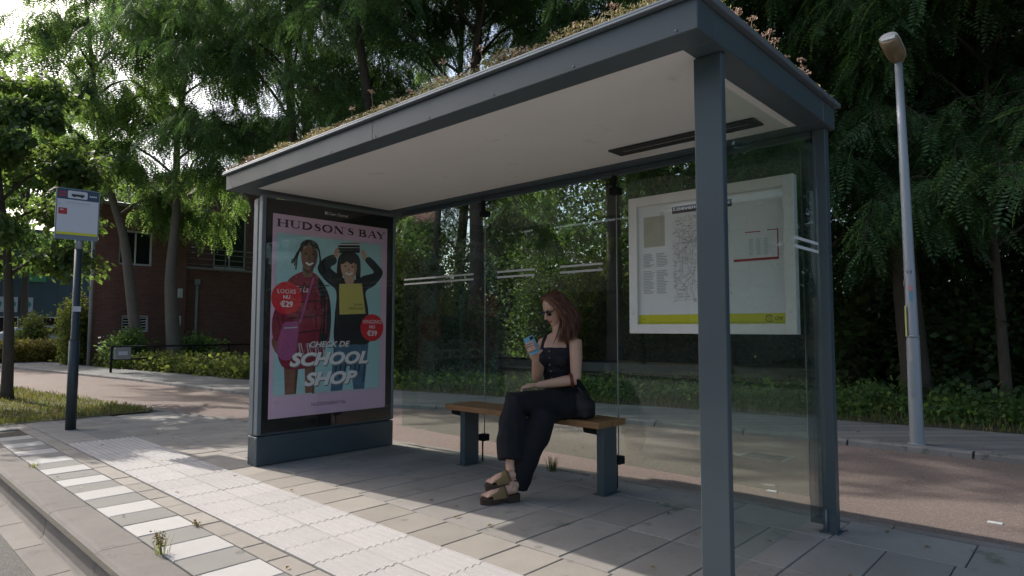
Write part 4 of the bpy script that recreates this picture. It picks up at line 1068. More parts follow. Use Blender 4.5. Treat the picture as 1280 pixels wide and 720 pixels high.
# --- sandals
def sandal(heel, toe, up, nm):
    d = (toe-heel).normalized(); s = up.cross(d).normalized(); L = (toe-heel).length
    S = lambda f, l, u: heel+d*f+s*l+up*u
    out = [(-.028, 0), (-.02, .026), (.02, .033), (.09, .033), (L*.62, .046), (L*.8, .051), (L*.95, .042), (L+.018, .018), (L+.02, -.012), (L*.95, -.040), (L*.8, -.047), (L*.62, -.042), (.09, -.032), (.02, -.033), (-.02, -.026)]
    out = catmull(out, 3)
    mb = MB(); mb.prism(out, lambda u, v, q: S(u, v, q), -.026, .002, 0)
    hb = [(u, v) for u, v in out if u < .085]
    mb.prism(hb, lambda u, v, q: S(u*.95, v*.96, q), -.046, -.0265, 0)
    fb = [(u, v) for u, v in out if u > .105]
    mb.prism(fb, lambda u, v, q: S(u, v*.97, q-.004*(u-.1)*0), -.036, -.0265, 0)
    mb.tube([S(.055, -.036, -.006), S(.055, -.039, -.006)], .009, 8)
    so = mb.build('sandal', 'sole', PE)
    st = MB(); rows = []
    for f, h, wd in ((L*.30, .066, .039), (L*.42, .060, .043), (L*.55, .050, .046), (L*.66, .043, .049), (L*.74, .036, .051)):
        rows.append([S(f+.010*math.sin(math.pi*j/10), wd*math.cos(math.pi*j/10), -.004+(h+.006)*math.sin(math.pi*j/10)**.8) for j in range(11)])
    vs = [p for r in rows for p in r]; k = len(vs); vs += [p+(p-S(L*.5, 0, .0)).normalized()*.0045 for p in vs]
    fs = []
    for i in range(4):
        for j in range(10):
            q = (i*11+j, i*11+j+1, (i+1)*11+j+1, (i+1)*11+j); fs += [q, tuple(x+k for x in reversed(q))]
    for j in range(10): fs += [(j, j+1, k+j+1, k+j), (44+j, 44+j+1, k+44+j+1, k+44+j)]
    st.add(vs, fs, 0, True)
    st.build('strap', 'suede', so)
sandal(FL['heel'], FL['toe'], FL['up'], 'l'); sandal(FR['heel'], FR['toe'], FR['up'], 'r')
# --- phone
PH = thing('phone', phC, 'pale blue phone held up in the seated woman\'s right hand', 'phone')
mb = MB(); mb.obox(phC, phS*.0365, phU*.076, phN*.0042, 0, .004); mb.build('phone_case', 'phone', PH)
mb = MB(); mb.obox(phC-phN*.0045, phS*.0335, phU*.072, phN*.0006, 0); mb.build('screen', 'black_gloss', PH)
mb = MB(); q = phC+phN*.005+phS*.018+phU*.052; mb.obox(q, phS*.012, phU*.012, phN*.0012, 0, .0008)
for a, b in ((-1, 1), (1, -1), (-1, -1)): mb.tube([q+phS*.005*a+phU*.005*b, q+phS*.005*a+phU*.005*b+phN*.002], .0036, 8)
mb.build('camera_bump', 'black_gloss', PH)
# --- soft bag beside the hip
BG = thing('handbag', (3.60, 2.66, .493), 'black soft bag resting on the bench against the seated woman\'s hip', 'bag')
bg = MB(); bg.ell((3.605, 2.668, .575), (.075, .078, .082), seg=20, rings=14); bg.ell((3.61, 2.69, .625), (.06, .062, .065), seg=16, rings=12); bg.box(3.54, 3.67, 2.60, 2.74, .496, .56, 0, .02)
gme = remesh(bg, .008, 5, .5)
for v in gme.vertices:
    v.co = v.co+v.normal*(.010*noise.noise(V((v.co.x*16, v.co.y*16, v.co.z*13)))); v.co.z = max(v.co.z, .4945)
finish(gme, 'bag_body', 'bagm', BG)
mb = MB(); mb.tube(catmull([(3.57, 2.64, .655), (3.56, 2.67, .70), (3.575, 2.71, .705), (3.59, 2.74, .66), (3.58, 2.745, .60)], 4, False), [(.009, .003)]*17, 6); mb.build('bag_strap', 'bagm', BG)

# ================================================================== VEGETATION
def frond_template(pairs, L, ll, lw, droop=.28):
    """pinnate leaf: leaflets as rhombic quads, (q,4,3), x along the stalk"""
    Q = []
    for i in range(pairs):
        x = L*(.14+.82*i/pairs); z = -droop*x*x/L
        s = ll*(.75+.5*math.sin(math.pi*(i+.6)/pairs))
        for sd in (1, -1):
            ax = V((.38, sd*.92, -.18)).normalized(); w = V((.92, -sd*.38, 0))*lw
            b = V((x, sd*.004, z)); Q.append([b, b+ax*s*.5+w*.5, b+ax*s, b+ax*s*.5-w*.5])
    x = L*.96; b = V((x, 0, -droop*x*x/L)); Q.append([b, b+V((ll*.5, lw*.5, -.004)), b+V((ll, 0, -.012)), b+V((ll*.5, -lw*.5, -.004))])
    # stalk as a thin face
    Q.append([V((0, -.003, 0)), V((0, .003, 0)), V((L*.6, .002, -droop*.36*L)), V((L*.6, -.002, -droop*.36*L))])
    return np.array(Q, dtype=np.float64)
def cluster_template(n, rad, size, seed, flat=.6):
    r = np.random.default_rng(seed); Q = []
    for i in range(n):
        c = r.normal(0, 1, 3); c *= rad*r.random()**.4/np.linalg.norm(c)
        d = r.normal(0, 1, 3)+np.array([.6, 0, -.3]); d /= np.linalg.norm(d); u = np.array([0, 0, 1])*1.2+r.normal(0, flat, 3); w = np.cross(d, u); w /= np.linalg.norm(w)+1e-9
        s = size*r.uniform(.6, 1.25)
        Q.append([c, c+d*s*.5+w*s*.36, c+d*s, c+d*s*.5-w*s*.36])
    return np.array(Q)
def scatter(T, P, D, U, S):
    P, D, U = (np.asarray(a, float).reshape(-1, 3) for a in (P, D, U)); S = np.asarray(S, float)
    D = D/(np.linalg.norm(D, axis=1, keepdims=True)+1e-9)
    Y = np.cross(U, D); Y /= np.linalg.norm(Y, axis=1, keepdims=True)+1e-9; Z = np.cross(D, Y)
    Bm = np.stack([D, Y, Z], axis=1)                          # n,3(axis),3
    out = np.einsum('qka,nab->nqkb', T, Bm)*S[:, None, None, None]+P[:, None, None, :]
    return out.reshape(-1, 3)
def bend(pts, k=4): return [V(p) for p in catmull(pts, k, False)]

def tree_skeleton(seed, trunk, r0, crown_z, crown_r, limbs, subs, twigs, droop, up=.55, prof=None, fr_per=9, twig_len=.8, gap=0.0, limb_r=.32):
    """returns trunk MB and arrays of leaf positions, directions"""
    rn = random.Random(seed); mb = MB()
    tp = bend(trunk, 5); n = len(tp)
    mb.tube([p for p in tp], [r0*(1.25 if i == 0 else 1)*(1-.78*i/(n-1)) for i in range(n)], 12)
    zt = trunk[-1][2]; P = []; D = []
    for li in range(limbs):
        t = crown_z+(zt-crown_z)*((li+.5)/limbs)**.9
        base = min(tp, key=lambda p: abs(p.z-t)); fr = (t-crown_z)/(zt-crown_z+1e-6)
        az = li*2.399+rn.uniform(-.5, .5)
        R_ = crown_r*((prof(fr) if prof else math.sin(math.pi*(.18+.74*fr))**.7))*rn.uniform(.75, 1.12)
        d = V((math.cos(az), math.sin(az), 0)); q = V((-d.y, d.x, 0))*rn.uniform(-.25, .25)
        h = up*R_*rn.uniform(.6, 1.2)
        pts = bend([base, base+(d+q*.3)*R_*.35+V((0, 0, h*.65)), base+(d+q)*R_*.75+V((0, 0, h)), base+(d+q*1.2)*R_+V((0, 0, h-droop*R_*.25))], 4)
        m = len(pts); rb = r0*limb_r*(1-.6*fr)
        mb.tube(pts, [rb*(1-.85*i/(m-1))+.006 for i in range(m)], 7)
        for s in range(subs):
            i = int(m*(.28+.70*(s+.5)/subs)); i = min(i, m-1); b = pts[i]
            ang = rn.uniform(-1.3, 1.3); dd = Matrix.Rotation(ang, 3, 'Z') @ d
            sl = R_*.34*rn.uniform(.6, 1.2)+.25
            sp = bend([b, b+dd*sl*.5+V((0, 0, sl*rn.uniform(.05, .45))), b+dd*sl+V((0, 0, sl*(rn.uniform(-.1, .45)-droop*.6)))], 3)
            mb.tube(sp, [max(.004, rb*.38*(1-.8*k/(len(sp)-1))) for k in range(len(sp))], 5)
            if rn.random() < gap: continue
            for w in range(twigs):
                b2 = sp[rn.randint(1, len(sp)-1)]; a2 = rn.uniform(0, 6.28); e2 = V((math.cos(a2), math.sin(a2), rn.uniform(-.15, .5)-droop*.5)).normalized()
                tl = twig_len*rn.uniform(.5, 1.2); p0 = b2; p1 = b2+e2*tl*.5; p2 = p1+(e2+V((0, 0, -droop*1.6))).normalized()*tl*.6
                mb.tube([p0, p1, p2], [.006, .004, .002], 4)
                for f in range(fr_per):
                    u = (f+rn.random())/fr_per; pos = p0.lerp(p1, u*2) if u < .5 else p1.lerp(p2, u*2-1)
                    ta = (p1-p0 if u < .5 else p2-p1).normalized(); sidev = ta.cross(V((0, 0, 1))).normalized()*(1 if f % 2 else -1)
                    dr = ta*.6+sidev*rn.uniform(.5, 1.1)+V((rn.gauss(0, .25), rn.gauss(0, .25), rn.uniform(-.45, .15)-droop*.5))
                    P.append(pos); D.append(dr)
    return mb, P, D
def leaf_mesh(name, T, P, D, s0, s1, seed):
    r = np.random.default_rng(seed); n = len(P)
    U = np.tile([0, 0, 1.], (n, 1))+r.normal(0, .35, (n, 3))
    Ts = T if isinstance(T, list) else [T]
    ch = r.integers(0, len(Ts), n); P = np.array([tuple(p) for p in P]); D = np.array([tuple(p) for p in D]); S = r.uniform(s0, s1, n)
    vs = np.concatenate([scatter(Ts[k], P[ch == k], D[ch == k], U[ch == k], S[ch == k]) for k in range(len(Ts)) if (ch == k).any()])
    return np_mesh(name, vs, 4)
def make_tree(name, loc, label, leafmat_, T, s0, s1, seed, bark='bark', group=None, cat='tree', **kw):
    t = thing(name, loc, label, cat, group)
    mb, P, D = tree_skeleton(seed, **kw)
    me = mb.mesh('trunk'); link('trunk', me, bark, t)
    cm = leaf_mesh('crown', T, P, D, s0, s1, seed); link('crown', cm, leafmat_, t)
    return t
def dup_tree(src, loc, rz, label, sc=1.0, group=None):
    c = copy_tree(src); c.location = loc; c.rotation_euler = (0, 0, rz); c.scale = (sc, sc, sc); c['label'] = label
    if group: c['group'] = group
    return c
FRN = frond_template(9, .36, .055, .024); FRF = frond_template(6, .36, .075, .036)
CLB = [cluster_template(7, .16, .10, 1), cluster_template(7, .16, .10, 2)]
CLS = [cluster_template(9, .13, .055, 3), cluster_template(9, .13, .055, 4)]
CLW = [cluster_template(8, .30, .17, 5), cluster_template(8, .30, .17, 6)]
# -- robinias beside the brick building
make_tree('robinia_tree', (5.97, 19.8, .04), 'slender robinia with a trunk leaning left in front of the brick house', 'leaf_mid', FRF, .9, 1.35, 21, 'bark_lt',
          trunk=[(0, 0, 0), (-.22, .05, 1.6), (-.50, .1, 3.6), (-.80, .1, 4.6), (-1.25, 0, 6.6), (-1.7, 0, 10.2)], r0=.17, crown_z=4.0, crown_r=1.95, limbs=18, subs=6, twigs=4, droop=1.0, fr_per=9, twig_len=.75, limb_r=.25)
make_tree('robinia_tree', (6.62, 19.0, .04), 'forked robinia with a straight pale trunk and hanging leaves before the brick house', 'leaf_mid', FRF, .9, 1.35, 22, 'bark_lt',
          trunk=[(0, 0, 0), (-.13, 0, 1.4), (-.20, 0, 2.6), (-.12, 0, 4.4), (-.10, .1, 7.0), (.3, 0, 10.8)], r0=.21, crown_z=3.6, crown_r=1.8, limbs=20, subs=6, twigs=4, droop=1.15, fr_per=9, up=.45, twig_len=.8, limb_r=.22)
# -- big robinias along the woods
rb = dict(limbs=24, subs=8, twigs=6, droop=.62, fr_per=9, twig_len=.9, limb_r=.20)
TA = make_tree('robinia_tree', (9.75, 10.2, .1), 'tall robinia with a straight dark trunk rising behind the shelter roof', 'leaf_dark', FRN, .9, 1.35, 31,
               trunk=[(0, 0, 0), (.05, 0, 3), (0, .1, 6), (.15, 0, 9), (.1, 0, 12.5)], r0=.20, crown_z=4.2, crown_r=3.6, **dict(rb, fr_per=8))
TB = make_tree('robinia_tree', (10.3, 1.9, .15), 'dark robinia drooping its leaves behind the grey street lamp', 'leaf_dark', FRN, .9, 1.35, 32,
               trunk=[(0, 0, 0), (-.1, .1, 2.5), (.1, 0, 5), (0, -.2, 8), (.1, 0, 11.5)], r0=.19, crown_z=2.3, crown_r=3.7, **rb)
TL = make_tree('robinia_tree', (8.1, 14.6, .06), 'robinia further along the cycle path, its crown above the shelter\'s far roof corner', 'leaf_dark', FRN, .9, 1.35, 33,
          trunk=[(0, 0, 0), (-.2, 0, 2.5), (-.5, -.2, 5), (-.9, -.5, 8), (-1.1, -.8, 12.5)], r0=.19, crown_z=4.2, crown_r=3.3, **dict(rb, limbs=26, fr_per=10), prof=lambda f: .45+.62*math.sin(math.pi*min(1, f*1.02))**.9 if f < .9 else .5)
make_tree('robinia_tree', (8.1, 11.4, .06), 'tall robinia added behind the advert box, its high crown shading the cycle path', 'leaf_dark', FRN, .9, 1.35, 34,
          trunk=[(0, 0, 0), (-.1, 0, 3), (-.5, -.1, 6), (-1.2, -.2, 9), (-1.8, -.2, 12.5)], r0=.16, crown_z=6.8, crown_r=3.7, **dict(rb, limbs=22))  # added tree: crown mostly above the view, there to shade the cycle path
dup_tree(TB, (10.2, -1.6, .15), 2.6, 'dark robinia at the right edge of the photo, right of the street lamp', 1.0)
dup_tree(TB, (10.9, 5.0, .06), 4.2, 'dark robinia behind the map case, its crown above the shelter\'s near corner', 1.05)
dup_tree(TL, (10.0, 18.0, .1), .5, 'robinia standing back between the brick house and the woods', 1.15)
dup_tree(TB, (11.9, 13.0, .15), 5.2, 'low-branched robinia filling the view above the bright-leaved bush', 1.0)
TS = make_tree('robinia_sapling', (10.0, 3.1, .06), 'low robinia with hanging fronds between the shelter\'s back post and the street lamp', 'leaf_dark', FRN, .9, 1.4, 35,
          trunk=[(0, 0, 0), (.05, 0, 1.5), (.1, 0, 3.2), (.1, .1, 6.2)], r0=.07, crown_z=1.5, crown_r=2.0, limbs=20, subs=6, twigs=5, droop=.75, fr_per=8, twig_len=.7, limb_r=.3)
dup_tree(TS, (10.1, .9, .06), 2.3, 'low robinia with hanging fronds at the right edge of the photo, beside the street lamp', 1.0)
WG = 'trees deep in the woods'
for k, (x, y, rz, s) in enumerate(((13.5, 9.0, .7, 1.1), (14.2, 3.2, 2.2, 1.15), (13.4, -1.2, 3.9, 1.1), (12.8, -5.0, 1.5, 1.1), (16.5, 6.2, 1.0, 1.25), (17, 0, 3.3, 1.25))):
    dup_tree(TB if k % 2 else TA, (x, y, .2), rz, 'shadowed robinia deep in the dark woods behind the shelter', s, WG)
# -- broad-leaved trees on the left
make_tree('maple_tree', (1.92, 12.5, .0), 'young broad-leaved tree standing in the lawn at the left edge of the photo', 'leaf_broad', CLB, .9, 1.3, 41,
          trunk=[(0, 0, 0), (-.02, 0, 1.2), (-.10, 0, 2.4), (-.25, .05, 3.6), (-.4, .1, 5.0)], r0=.085, crown_z=1.75, crown_r=1.02, limbs=15, subs=5, twigs=4, droop=.35, fr_per=8, twig_len=.45, up=.5)
TM = make_tree('maple_tree', (3.3, 36.5, .0), 'taller broad-leaved tree behind the young lawn tree, before the dark office', 'leaf_mid', CLB, 1.2, 1.9, 42,
          trunk=[(0, 0, 0), (.05, 0, 3), (0, .1, 6), (.1, 0, 10.5)], r0=.16, crown_z=2.8, crown_r=2.9, limbs=18, subs=7, twigs=4, droop=.4, fr_per=10, twig_len=.7)
TM.scale = (1.15, 1.15, 1.15)
dup_tree(TM, (6.6, 39.5, .0), 2.0, 'broad-leaved tree showing between the lawn tree and the bus stop sign', 1.2)
# trees on the other side of the bus road, mirrored in the glass
OG = 'trees across the bus road mirrored in the glass'
for k, (x, y, s) in enumerate(((-9.5, 2.0, .75), (-10.5, 11.0, .55), (-9.2, 26.0, .9), (-10.0, -8, .9), (-9.6, 15.5, .5), (-10.2, 20.5, .6))):
    dup_tree(TM, (x, y, -.06), 1.3*k, 'tree across the bus road, seen only mirrored in the shelter glass', s, OG)
# -- bushes
def bush(name, loc, label, leaf, T, s0, s1, n, rad, seed, cat='bush', group=None, stems=9, lit=0.0):
    t = thing(name, loc, label, cat, group); rn = random.Random(seed); mb = MB(); P = []; D = []
    for s in range(stems):
        a = s*2.4+rn.random(); rr = math.sqrt((s+.5)/stems); e = V((math.cos(a)*rad[0]*rr*.8, math.sin(a)*rad[1]*rr*.8, rad[2]*rn.uniform(.6, 1.0)*(1.05-.45*rr*rr)))
        st = bend([(e.x*.12, e.y*.12, -.03), (e.x*.5, e.y*.5, e.z*.55), e], 4); mb.tube(st, [.018*(1-.8*k/(len(st)-1)) for k in range(len(st))], 5)
        for q in range(n//stems):
            u = rn.random()**.7; p = st[int(u*(len(st)-1))]; sp = .36*(rad[0]+rad[1])*.5*(.5+.6*(1-abs(u-.55)))
            o = V((rn.gauss(0, sp*.6), rn.gauss(0, sp*.6), rn.gauss(0, sp*.5))); pos = p+o
            if pos.z < .02: pos.z = .02+rn.random()*.1
            P.append(pos); D.append(o+V((rn.gauss(0, .1), rn.gauss(0, .1), .1)))
    link('stems', mb.mesh('stems'), 'bark', t); link('foliage', leaf_mesh('foliage', T, P, D, s0, s1, seed), leaf, t)
    return t
bush('bush', (7.85, 10.5, .08), 'leafy bush behind the glass beside the advert box, sunlight put into its leaf colour', 'leaf_bright', CLS, .9, 1.5, 2600, (.85, .95, 3.0), 51, stems=12)  # bright leaf colour stands in for sunlight on this bush
bush('bush', (8.95, 9.7, .06), 'dark leafy bush behind the bench\'s left end, right of the sunlit bush', 'leaf_dark', CLS, 1.0, 1.7, 1300, (.9, .9, 1.9), 52)
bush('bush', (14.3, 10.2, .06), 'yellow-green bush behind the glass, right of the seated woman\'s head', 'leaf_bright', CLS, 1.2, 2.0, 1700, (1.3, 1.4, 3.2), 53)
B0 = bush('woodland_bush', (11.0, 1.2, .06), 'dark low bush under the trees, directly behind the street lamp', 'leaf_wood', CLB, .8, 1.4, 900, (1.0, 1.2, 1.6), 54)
UG = 'dark bushes under the trees'
for k, (x, y, s) in enumerate(((11.4, -.4, 1.0), (10.6, -2.2, 1.1), (12.6, 2.8, 1.2), (14.9, 5.0, 1.3), (14.8, 7.8, 1.3), (11.4, 12.6, 1.2), (10.4, 13.6, 1.2), (12.8, -3.0, 1.4))):
    dup_tree(B0, (x, y, .16), 1.1*k, 'dark bush among the undergrowth beneath the woodland trees', s, UG)
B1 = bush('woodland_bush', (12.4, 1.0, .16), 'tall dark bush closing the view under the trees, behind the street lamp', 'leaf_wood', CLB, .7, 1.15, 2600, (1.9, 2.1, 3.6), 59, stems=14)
TG = 'tall dark bushes closing the woods'
for k, (x, y, s) in enumerate(((12.6, -2.2, 1.0), (15.6, 3.6, 1.05), (15.8, 6.8, 1.0), (12.4, -5.2, 1.05), (15.6, 12.6, 1.05), (11.9, 13.2, 1.1), (10.4, 15.6, 1.15), (8.9, 14.6, .85))):
    dup_tree(B1, (x, y, .16), 1.3*k+.5, 'tall dark bush closing the view beneath the woodland trees', s, TG)
bush('bush', (4.75, 27.2, .03), 'small round grey-green bush behind the clipped hedge', 'leaf_bright', CLS, 1.2, 1.9, 700, (.55, .5, 1.45), 55)
bush('bush', (5.0, 22.4, .05), 'tall loose bush against the left corner of the brick house', 'leaf_bright', CLS, 1.2, 1.9, 1300, (.55, .6, 2.3), 56)
bush('shrub', (5.55, 19.6, .05), 'fresh green shrub at the foot of the leaning robinia', 'leaf_mid', CLB, .8, 1.2, 420, (.6, .5, 1.1), 57)
bush('shrub', (7.35, 19.3, .05), 'fresh green shrub right of the forked robinia trunk', 'leaf_mid', CLB, .8, 1.2, 420, (.7, .5, 1.0), 58)
# clipped hedge
HG = thing('hedge', (4.0, 25.2, .0), 'low clipped yellow-green hedge in front of the white car', 'hedge')
rn = random.Random(61); P = []; D = []
for _ in range(2600):
    p = V((rn.uniform(2.6, 5.5), rn.uniform(24.7, 25.7), rn.uniform(.02, .62))); P.append(p-HG.location+V((0, 0, .05*noise.noise(V((p.x*2, p.y, 0)))))); D.append((rn.gauss(0, 1), rn.gauss(0, 1), rn.gauss(.4, .6)))
link('foliage', leaf_mesh('foliage', CLS, P, D, .9, 1.5, 61), 'leaf_hedge', HG)
# ivy column on a trunk
IV = thing('ivy_trunk', (7.95, 9.35, .1), 'thin trunk wrapped in glossy ivy behind the glass, left of the seated woman', 'ivy')
mb = MB(); tp = bend([(0, 0, 0), (.04, .03, 1.2), (-.02, .06, 2.4), (.1, 0, 4.2)], 4); mb.tube(tp, [.06]*len(tp), 8); link('trunk', mb.mesh('trunk'), 'bark', IV)
P = []; D = []; rn = random.Random(62)
for _ in range(420):
    p = tp[rn.randint(0, len(tp)-4)]; a = rn.uniform(0, 6.28); d = V((math.cos(a), math.sin(a), rn.uniform(-.4, .3))); P.append(p+d*rn.uniform(.06, .14)+V((0, 0, rn.uniform(-.2, .2)))); D.append(d)
link('ivy', leaf_mesh('ivy', CLS, P, D, .8, 1.2, 62), 'leaf_ivy', IV)
# -- ground cover along the woods (weeds, grass)
def fill(name, label, cat, leaf, T, pts, s0, s1, seed, flat=.3):
    rn = random.Random(seed); P = [p for p in pts]; D = [(rn.gauss(0, 1), rn.gauss(0, 1), rn.uniform(-.1, .7)) for _ in pts]
    o = link(name, leaf_mesh(name, T, P, D, s0, s1, seed), leaf); return tag(o, label, cat, kind='stuff')
rn = random.Random(71); pts = []
for _ in range(5200):
    y = rn.uniform(-7, 12.5); dx = abs(rn.gauss(0, 1.0))+.35
    if rn.random() > .45+.55*noise.noise(V((dx*1.2, y*.9, 2)))+.25: continue
    pts.append(V((lerp_poly(FARP, y)+dx, y, .05+.008*min(dx, 4)+rn.random()*.24*min(1, dx*1.1)*(.6 if 2.5 < y < 12 else 1))))
fill('undergrowth', 'low green weeds along the edge of the woods behind the far pavement', 'undergrowth', 'leaf_mid', CLS, pts, .9, 1.6, 71)
rn = random.Random(72); pts = []
for _ in range(1500):
    y = rn.uniform(13.4, 21); dx = abs(rn.gauss(0, .8))+.05
    if rn.random() > .75+.6*noise.noise(V((dx*1.5, y, 4))): continue
    pts.append(V((lerp_poly(FARP, y)+dx, y, .05+rn.random()*.28)))
fill('ground_cover', 'bright yellow-green ground cover at the foot of the robinias', 'ground cover', 'leaf_bright', CLS, pts, 1.2, 2.0, 72)
def blades(name, pts, hs, mats, label, cat, seed, frac=.25):
    rn = random.Random(seed); mb = MB()
    for p, h in zip(pts, hs):
        a = rn.uniform(0, 6.28); d = V((math.cos(a), math.sin(a), 0)); w = V((-d.y, d.x, 0))*rn.uniform(.003, .006)*(1+h*4); l = rn.uniform(.15, .7)
        mb.add([p-w, p+w, p+d*h*l*.35+V((0, 0, h*.62))+w*.7, p+d*h*l+V((0, 0, h)), p+d*h*l*.35+V((0, 0, h*.62))-w*.7], [(0, 1, 2, 4), (4, 2, 3)], 1 if rn.random() < frac else 0)
    o = mb.build(name, mats, None, fix=False); return tag(o, label, cat, kind='stuff')
rn = random.Random(73); pts = []; hs = []
while len(pts) < 16000:
    y = 9.28+rn.random()**1.5*14; xr = lerp_poly(NEAR, y)-.05 if y > 9.6 else 2.92; x = rn.uniform(1.02, xr)
    if y < 9.24+.10*(x-1)/1.95+.05*noise.noise(V((x*6, 0, 3))): continue
    pts.append(V((x, y, .02))); hs.append(rn.uniform(.015, .06)*(1 if y < 12 else 1.3)*(.6+.7*max(0, .5+noise.noise(V((x*1.4, y*1.4, 0))))))
blades('lawn_grass', pts, hs, ['grass', 'grass_dry'], 'short patchy grass on the lawn around the young tree', 'grass', 73, .3)
rn = random.Random(74); pts = []; hs = []
while len(pts) < 12000:
    y = rn.uniform(-6, 12.5); dx = rn.random()**1.3*2.4-.03; pts.append(V((lerp_poly(FARP, y)+dx, y, .04+.008*dx))); hs.append(rn.uniform(.04, .16)*(.5+min(1, dx)))
blades('verge_grass', pts, hs, ['grass', 'grass_dry'], 'rough grass verge between the far pavement and the woods', 'grass', 74, .2)
# single weeds on the paving
def weed(name, loc, label, n, h, seed, mat='grass', heads=0):
    rn = random.Random(seed); mb = MB()
    for i in range(n):
        a = rn.uniform(0, 6.28); d = V((math.cos(a), math.sin(a), 0)); L = h*rn.uniform(.5, 1.1); l = rn.uniform(.2, .8); w = V((-d.y, d.x, 0))*.0018; p = V(loc)+d*rn.random()*.04
        t = p+d*L*l*.6+V((0, 0, L))
        mb.add([p-w, p+w, p+d*L*l*.25+V((0, 0, L*.6))+w*.8, t, p+d*L*l*.25+V((0, 0, L*.6))-w*.8], [(0, 1, 2, 4), (4, 2, 3)], 0)
    for i in range(heads):
        a = rn.uniform(0, 6.28); d = V((math.cos(a), math.sin(a), 0)); L = h*rn.uniform(.7, 1.5); p = V(loc); t = p+d*L*.3+V((0, 0, L))
        mb.tube([p, p.lerp(t, .5)+V((0, 0, .01)), t], [.0015, .0012, .0008], 4, 0)
        for k in range(9):
            q = p.lerp(t, .45+.06*k)+V((rn.gauss(0, .008), rn.gauss(0, .008), 0)); u = V((rn.gauss(0, 1), rn.gauss(0, 1), rn.gauss(0, 1))).normalized()*.008; w = u.orthogonal()*.5
            mb.add([q-u, q+w, q+u, q-w], [(0, 1, 2, 3)], 1)
    o = mb.build(name, [mat, 'grass_dry'], None, fix=False); tag(o, label, 'weed')
weed('grass_tuft', (3.93, 3.22, 0), 'small grass tuft growing in the paving behind the bench', 90, .12, 81)
weed('weed', (1.175, 3.47, -.004), 'seedy weed sprouting beside the black and white tiles near the kerb', 30, .09, 82, 'leaf_bright', 9)
weed('weed', (1.465, 3.80, -.004), 'tiny dry weed in the joint between zebra tiles and tan tiles', 10, .03, 83, 'grass_dry', 3)
weed('weed', (1.172, 6.35, -.004), 'low weed tuft in the kerb joint at the far end of the zebra tiles', 34, .05, 84, 'leaf_bright', 0)
weed('weed', (1.10, 8.35, -.004), 'low weed tuft at the left edge of the photo beside the kerb', 40, .06, 85, 'leaf_bright', 0)
# fallen leaves
rn = random.Random(91); mb = MB()
for _ in range(420):
    if rn.random() < .6: y = rn.uniform(-3, 9); x = lerp_poly(FARK, y)+rn.uniform(-.25, 1.5)**1; z = .052 if x > lerp_poly(FARK, y)+.02 else .003
    else: y = rn.uniform(.5, 8.5); x = rn.uniform(1.2, 6.2); z = .006
    s = rn.uniform(.008, .022); a = rn.uniform(0, 6.28); c, q = math.cos(a)*s, math.sin(a)*s
    mb.add([(x-c, y-q, z), (x+q*.5, y-c*.5, z+.006), (x+c, y+q, z+.002), (x-q*.5, y+c*.5, z+.008)], [(0, 1, 2, 3)], 0)
tag(mb.build('leaf_litter', 'grass_dry', None, fix=False), 'scattered dry fallen leaves on the paving and cycle path', 'leaf litter', kind='stuff')
# far woods closing the view
rn = random.Random(95); pts = []
for _ in range(52000):
    y = rn.uniform(-24, 32); x = 15.2+rn.random()*12; z = .2+rn.random()**1.5*12
    if y > 15 and x < 14.2+(y-15)*1.1: continue
    if noise.noise(V((x*.35, y*.35, z*.4)))+.35 < rn.random()*.35: continue
    pts.append(V((x, y, z)))
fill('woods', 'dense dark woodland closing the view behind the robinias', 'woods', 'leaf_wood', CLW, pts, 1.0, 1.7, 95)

# ================================================================== BUILDINGS
BY = 21.0
HB = thing('brick_house', (8.5, BY, 0), 'dark red brick house with a roof terrace railing behind the robinias', 'house')
def wall_with_holes(mb, x0, x1, z0, z1, y, holes, th=.28, mi=0):
    xs = sorted({x0, x1, *[h[0] for h in holes], *[h[1] for h in holes]}); zs = sorted({z0, z1, *[h[2] for h in holes], *[h[3] for h in holes]})
    for a, b in zip(xs, xs[1:]):
        for c, d in zip(zs, zs[1:]):
            if any(h[0] <= a and b <= h[1] and h[2] <= c and d <= h[3] for h in holes): continue
            mb.add([(a, y, c), (b, y, c), (b, y, d), (a, y, d)], [(0, 1, 2, 3)], mi)
    for h in holes:
        a, b, c, d = h; q = y+.14
        mb.add([(a, y, c), (b, y, c), (b, y, d), (a, y, d), (a, q, c), (b, q, c), (b, q, d), (a, q, d)], [(0, 1, 5, 4), (1, 2, 6, 5), (2, 3, 7, 6), (3, 0, 4, 7)], mi)
mb = MB()
H1 = [(5.66, 6.56, 2.98, 4.02), (5.80, 6.52, 1.0, 1.50)]
wall_with_holes(mb, 5.05, 7.55, 0, 4.7, BY, H1)
wall_with_holes(mb, 7.55, 18, 0, 3.0, BY+.25, [(10.5, 11.8, .9, 2.4)])
mb.add([(5.05, BY, 0), (7.4, BY+9, 0), (7.4, BY+9, 4.7), (5.05, BY, 4.7)], [(0, 1, 2, 3)])
mb.add([(7.55, BY, 0), (7.55, BY+9, 0), (7.55, BY+9, 4.7), (7.55, BY, 4.7)], [(0, 1, 2, 3)])
wall_with_holes(mb, 7.552, 18, 3.0, 6.4, BY+2.6, [(9.4, 10.6, 3.3, 5.3), (12.5, 14.5, 3.3, 5.3)])
mb.add([(18, BY+.25, 0), (18, BY+9, 0), (18, BY+9, 6.4), (18, BY+.25, 6.4)], [(0, 1, 2, 3)])
mb.build('wall', 'brick', HB, fix=False)
mb = MB(); mb.prism([(5.0, BY-.05), (7.6, BY-.05), (7.6, BY+9), (7.36, BY+9)], lambda u, v, d: (u, v, d), 4.702, 4.80); mb.box(7.604, 18.05, BY+.2, BY+2.58, 3.002, 3.07, 0, .01); mb.box(7.604, 18.05, BY+2.55, BY+9, 6.402, 6.5, 0, .01); mb.build('roof', 'pipe', HB)
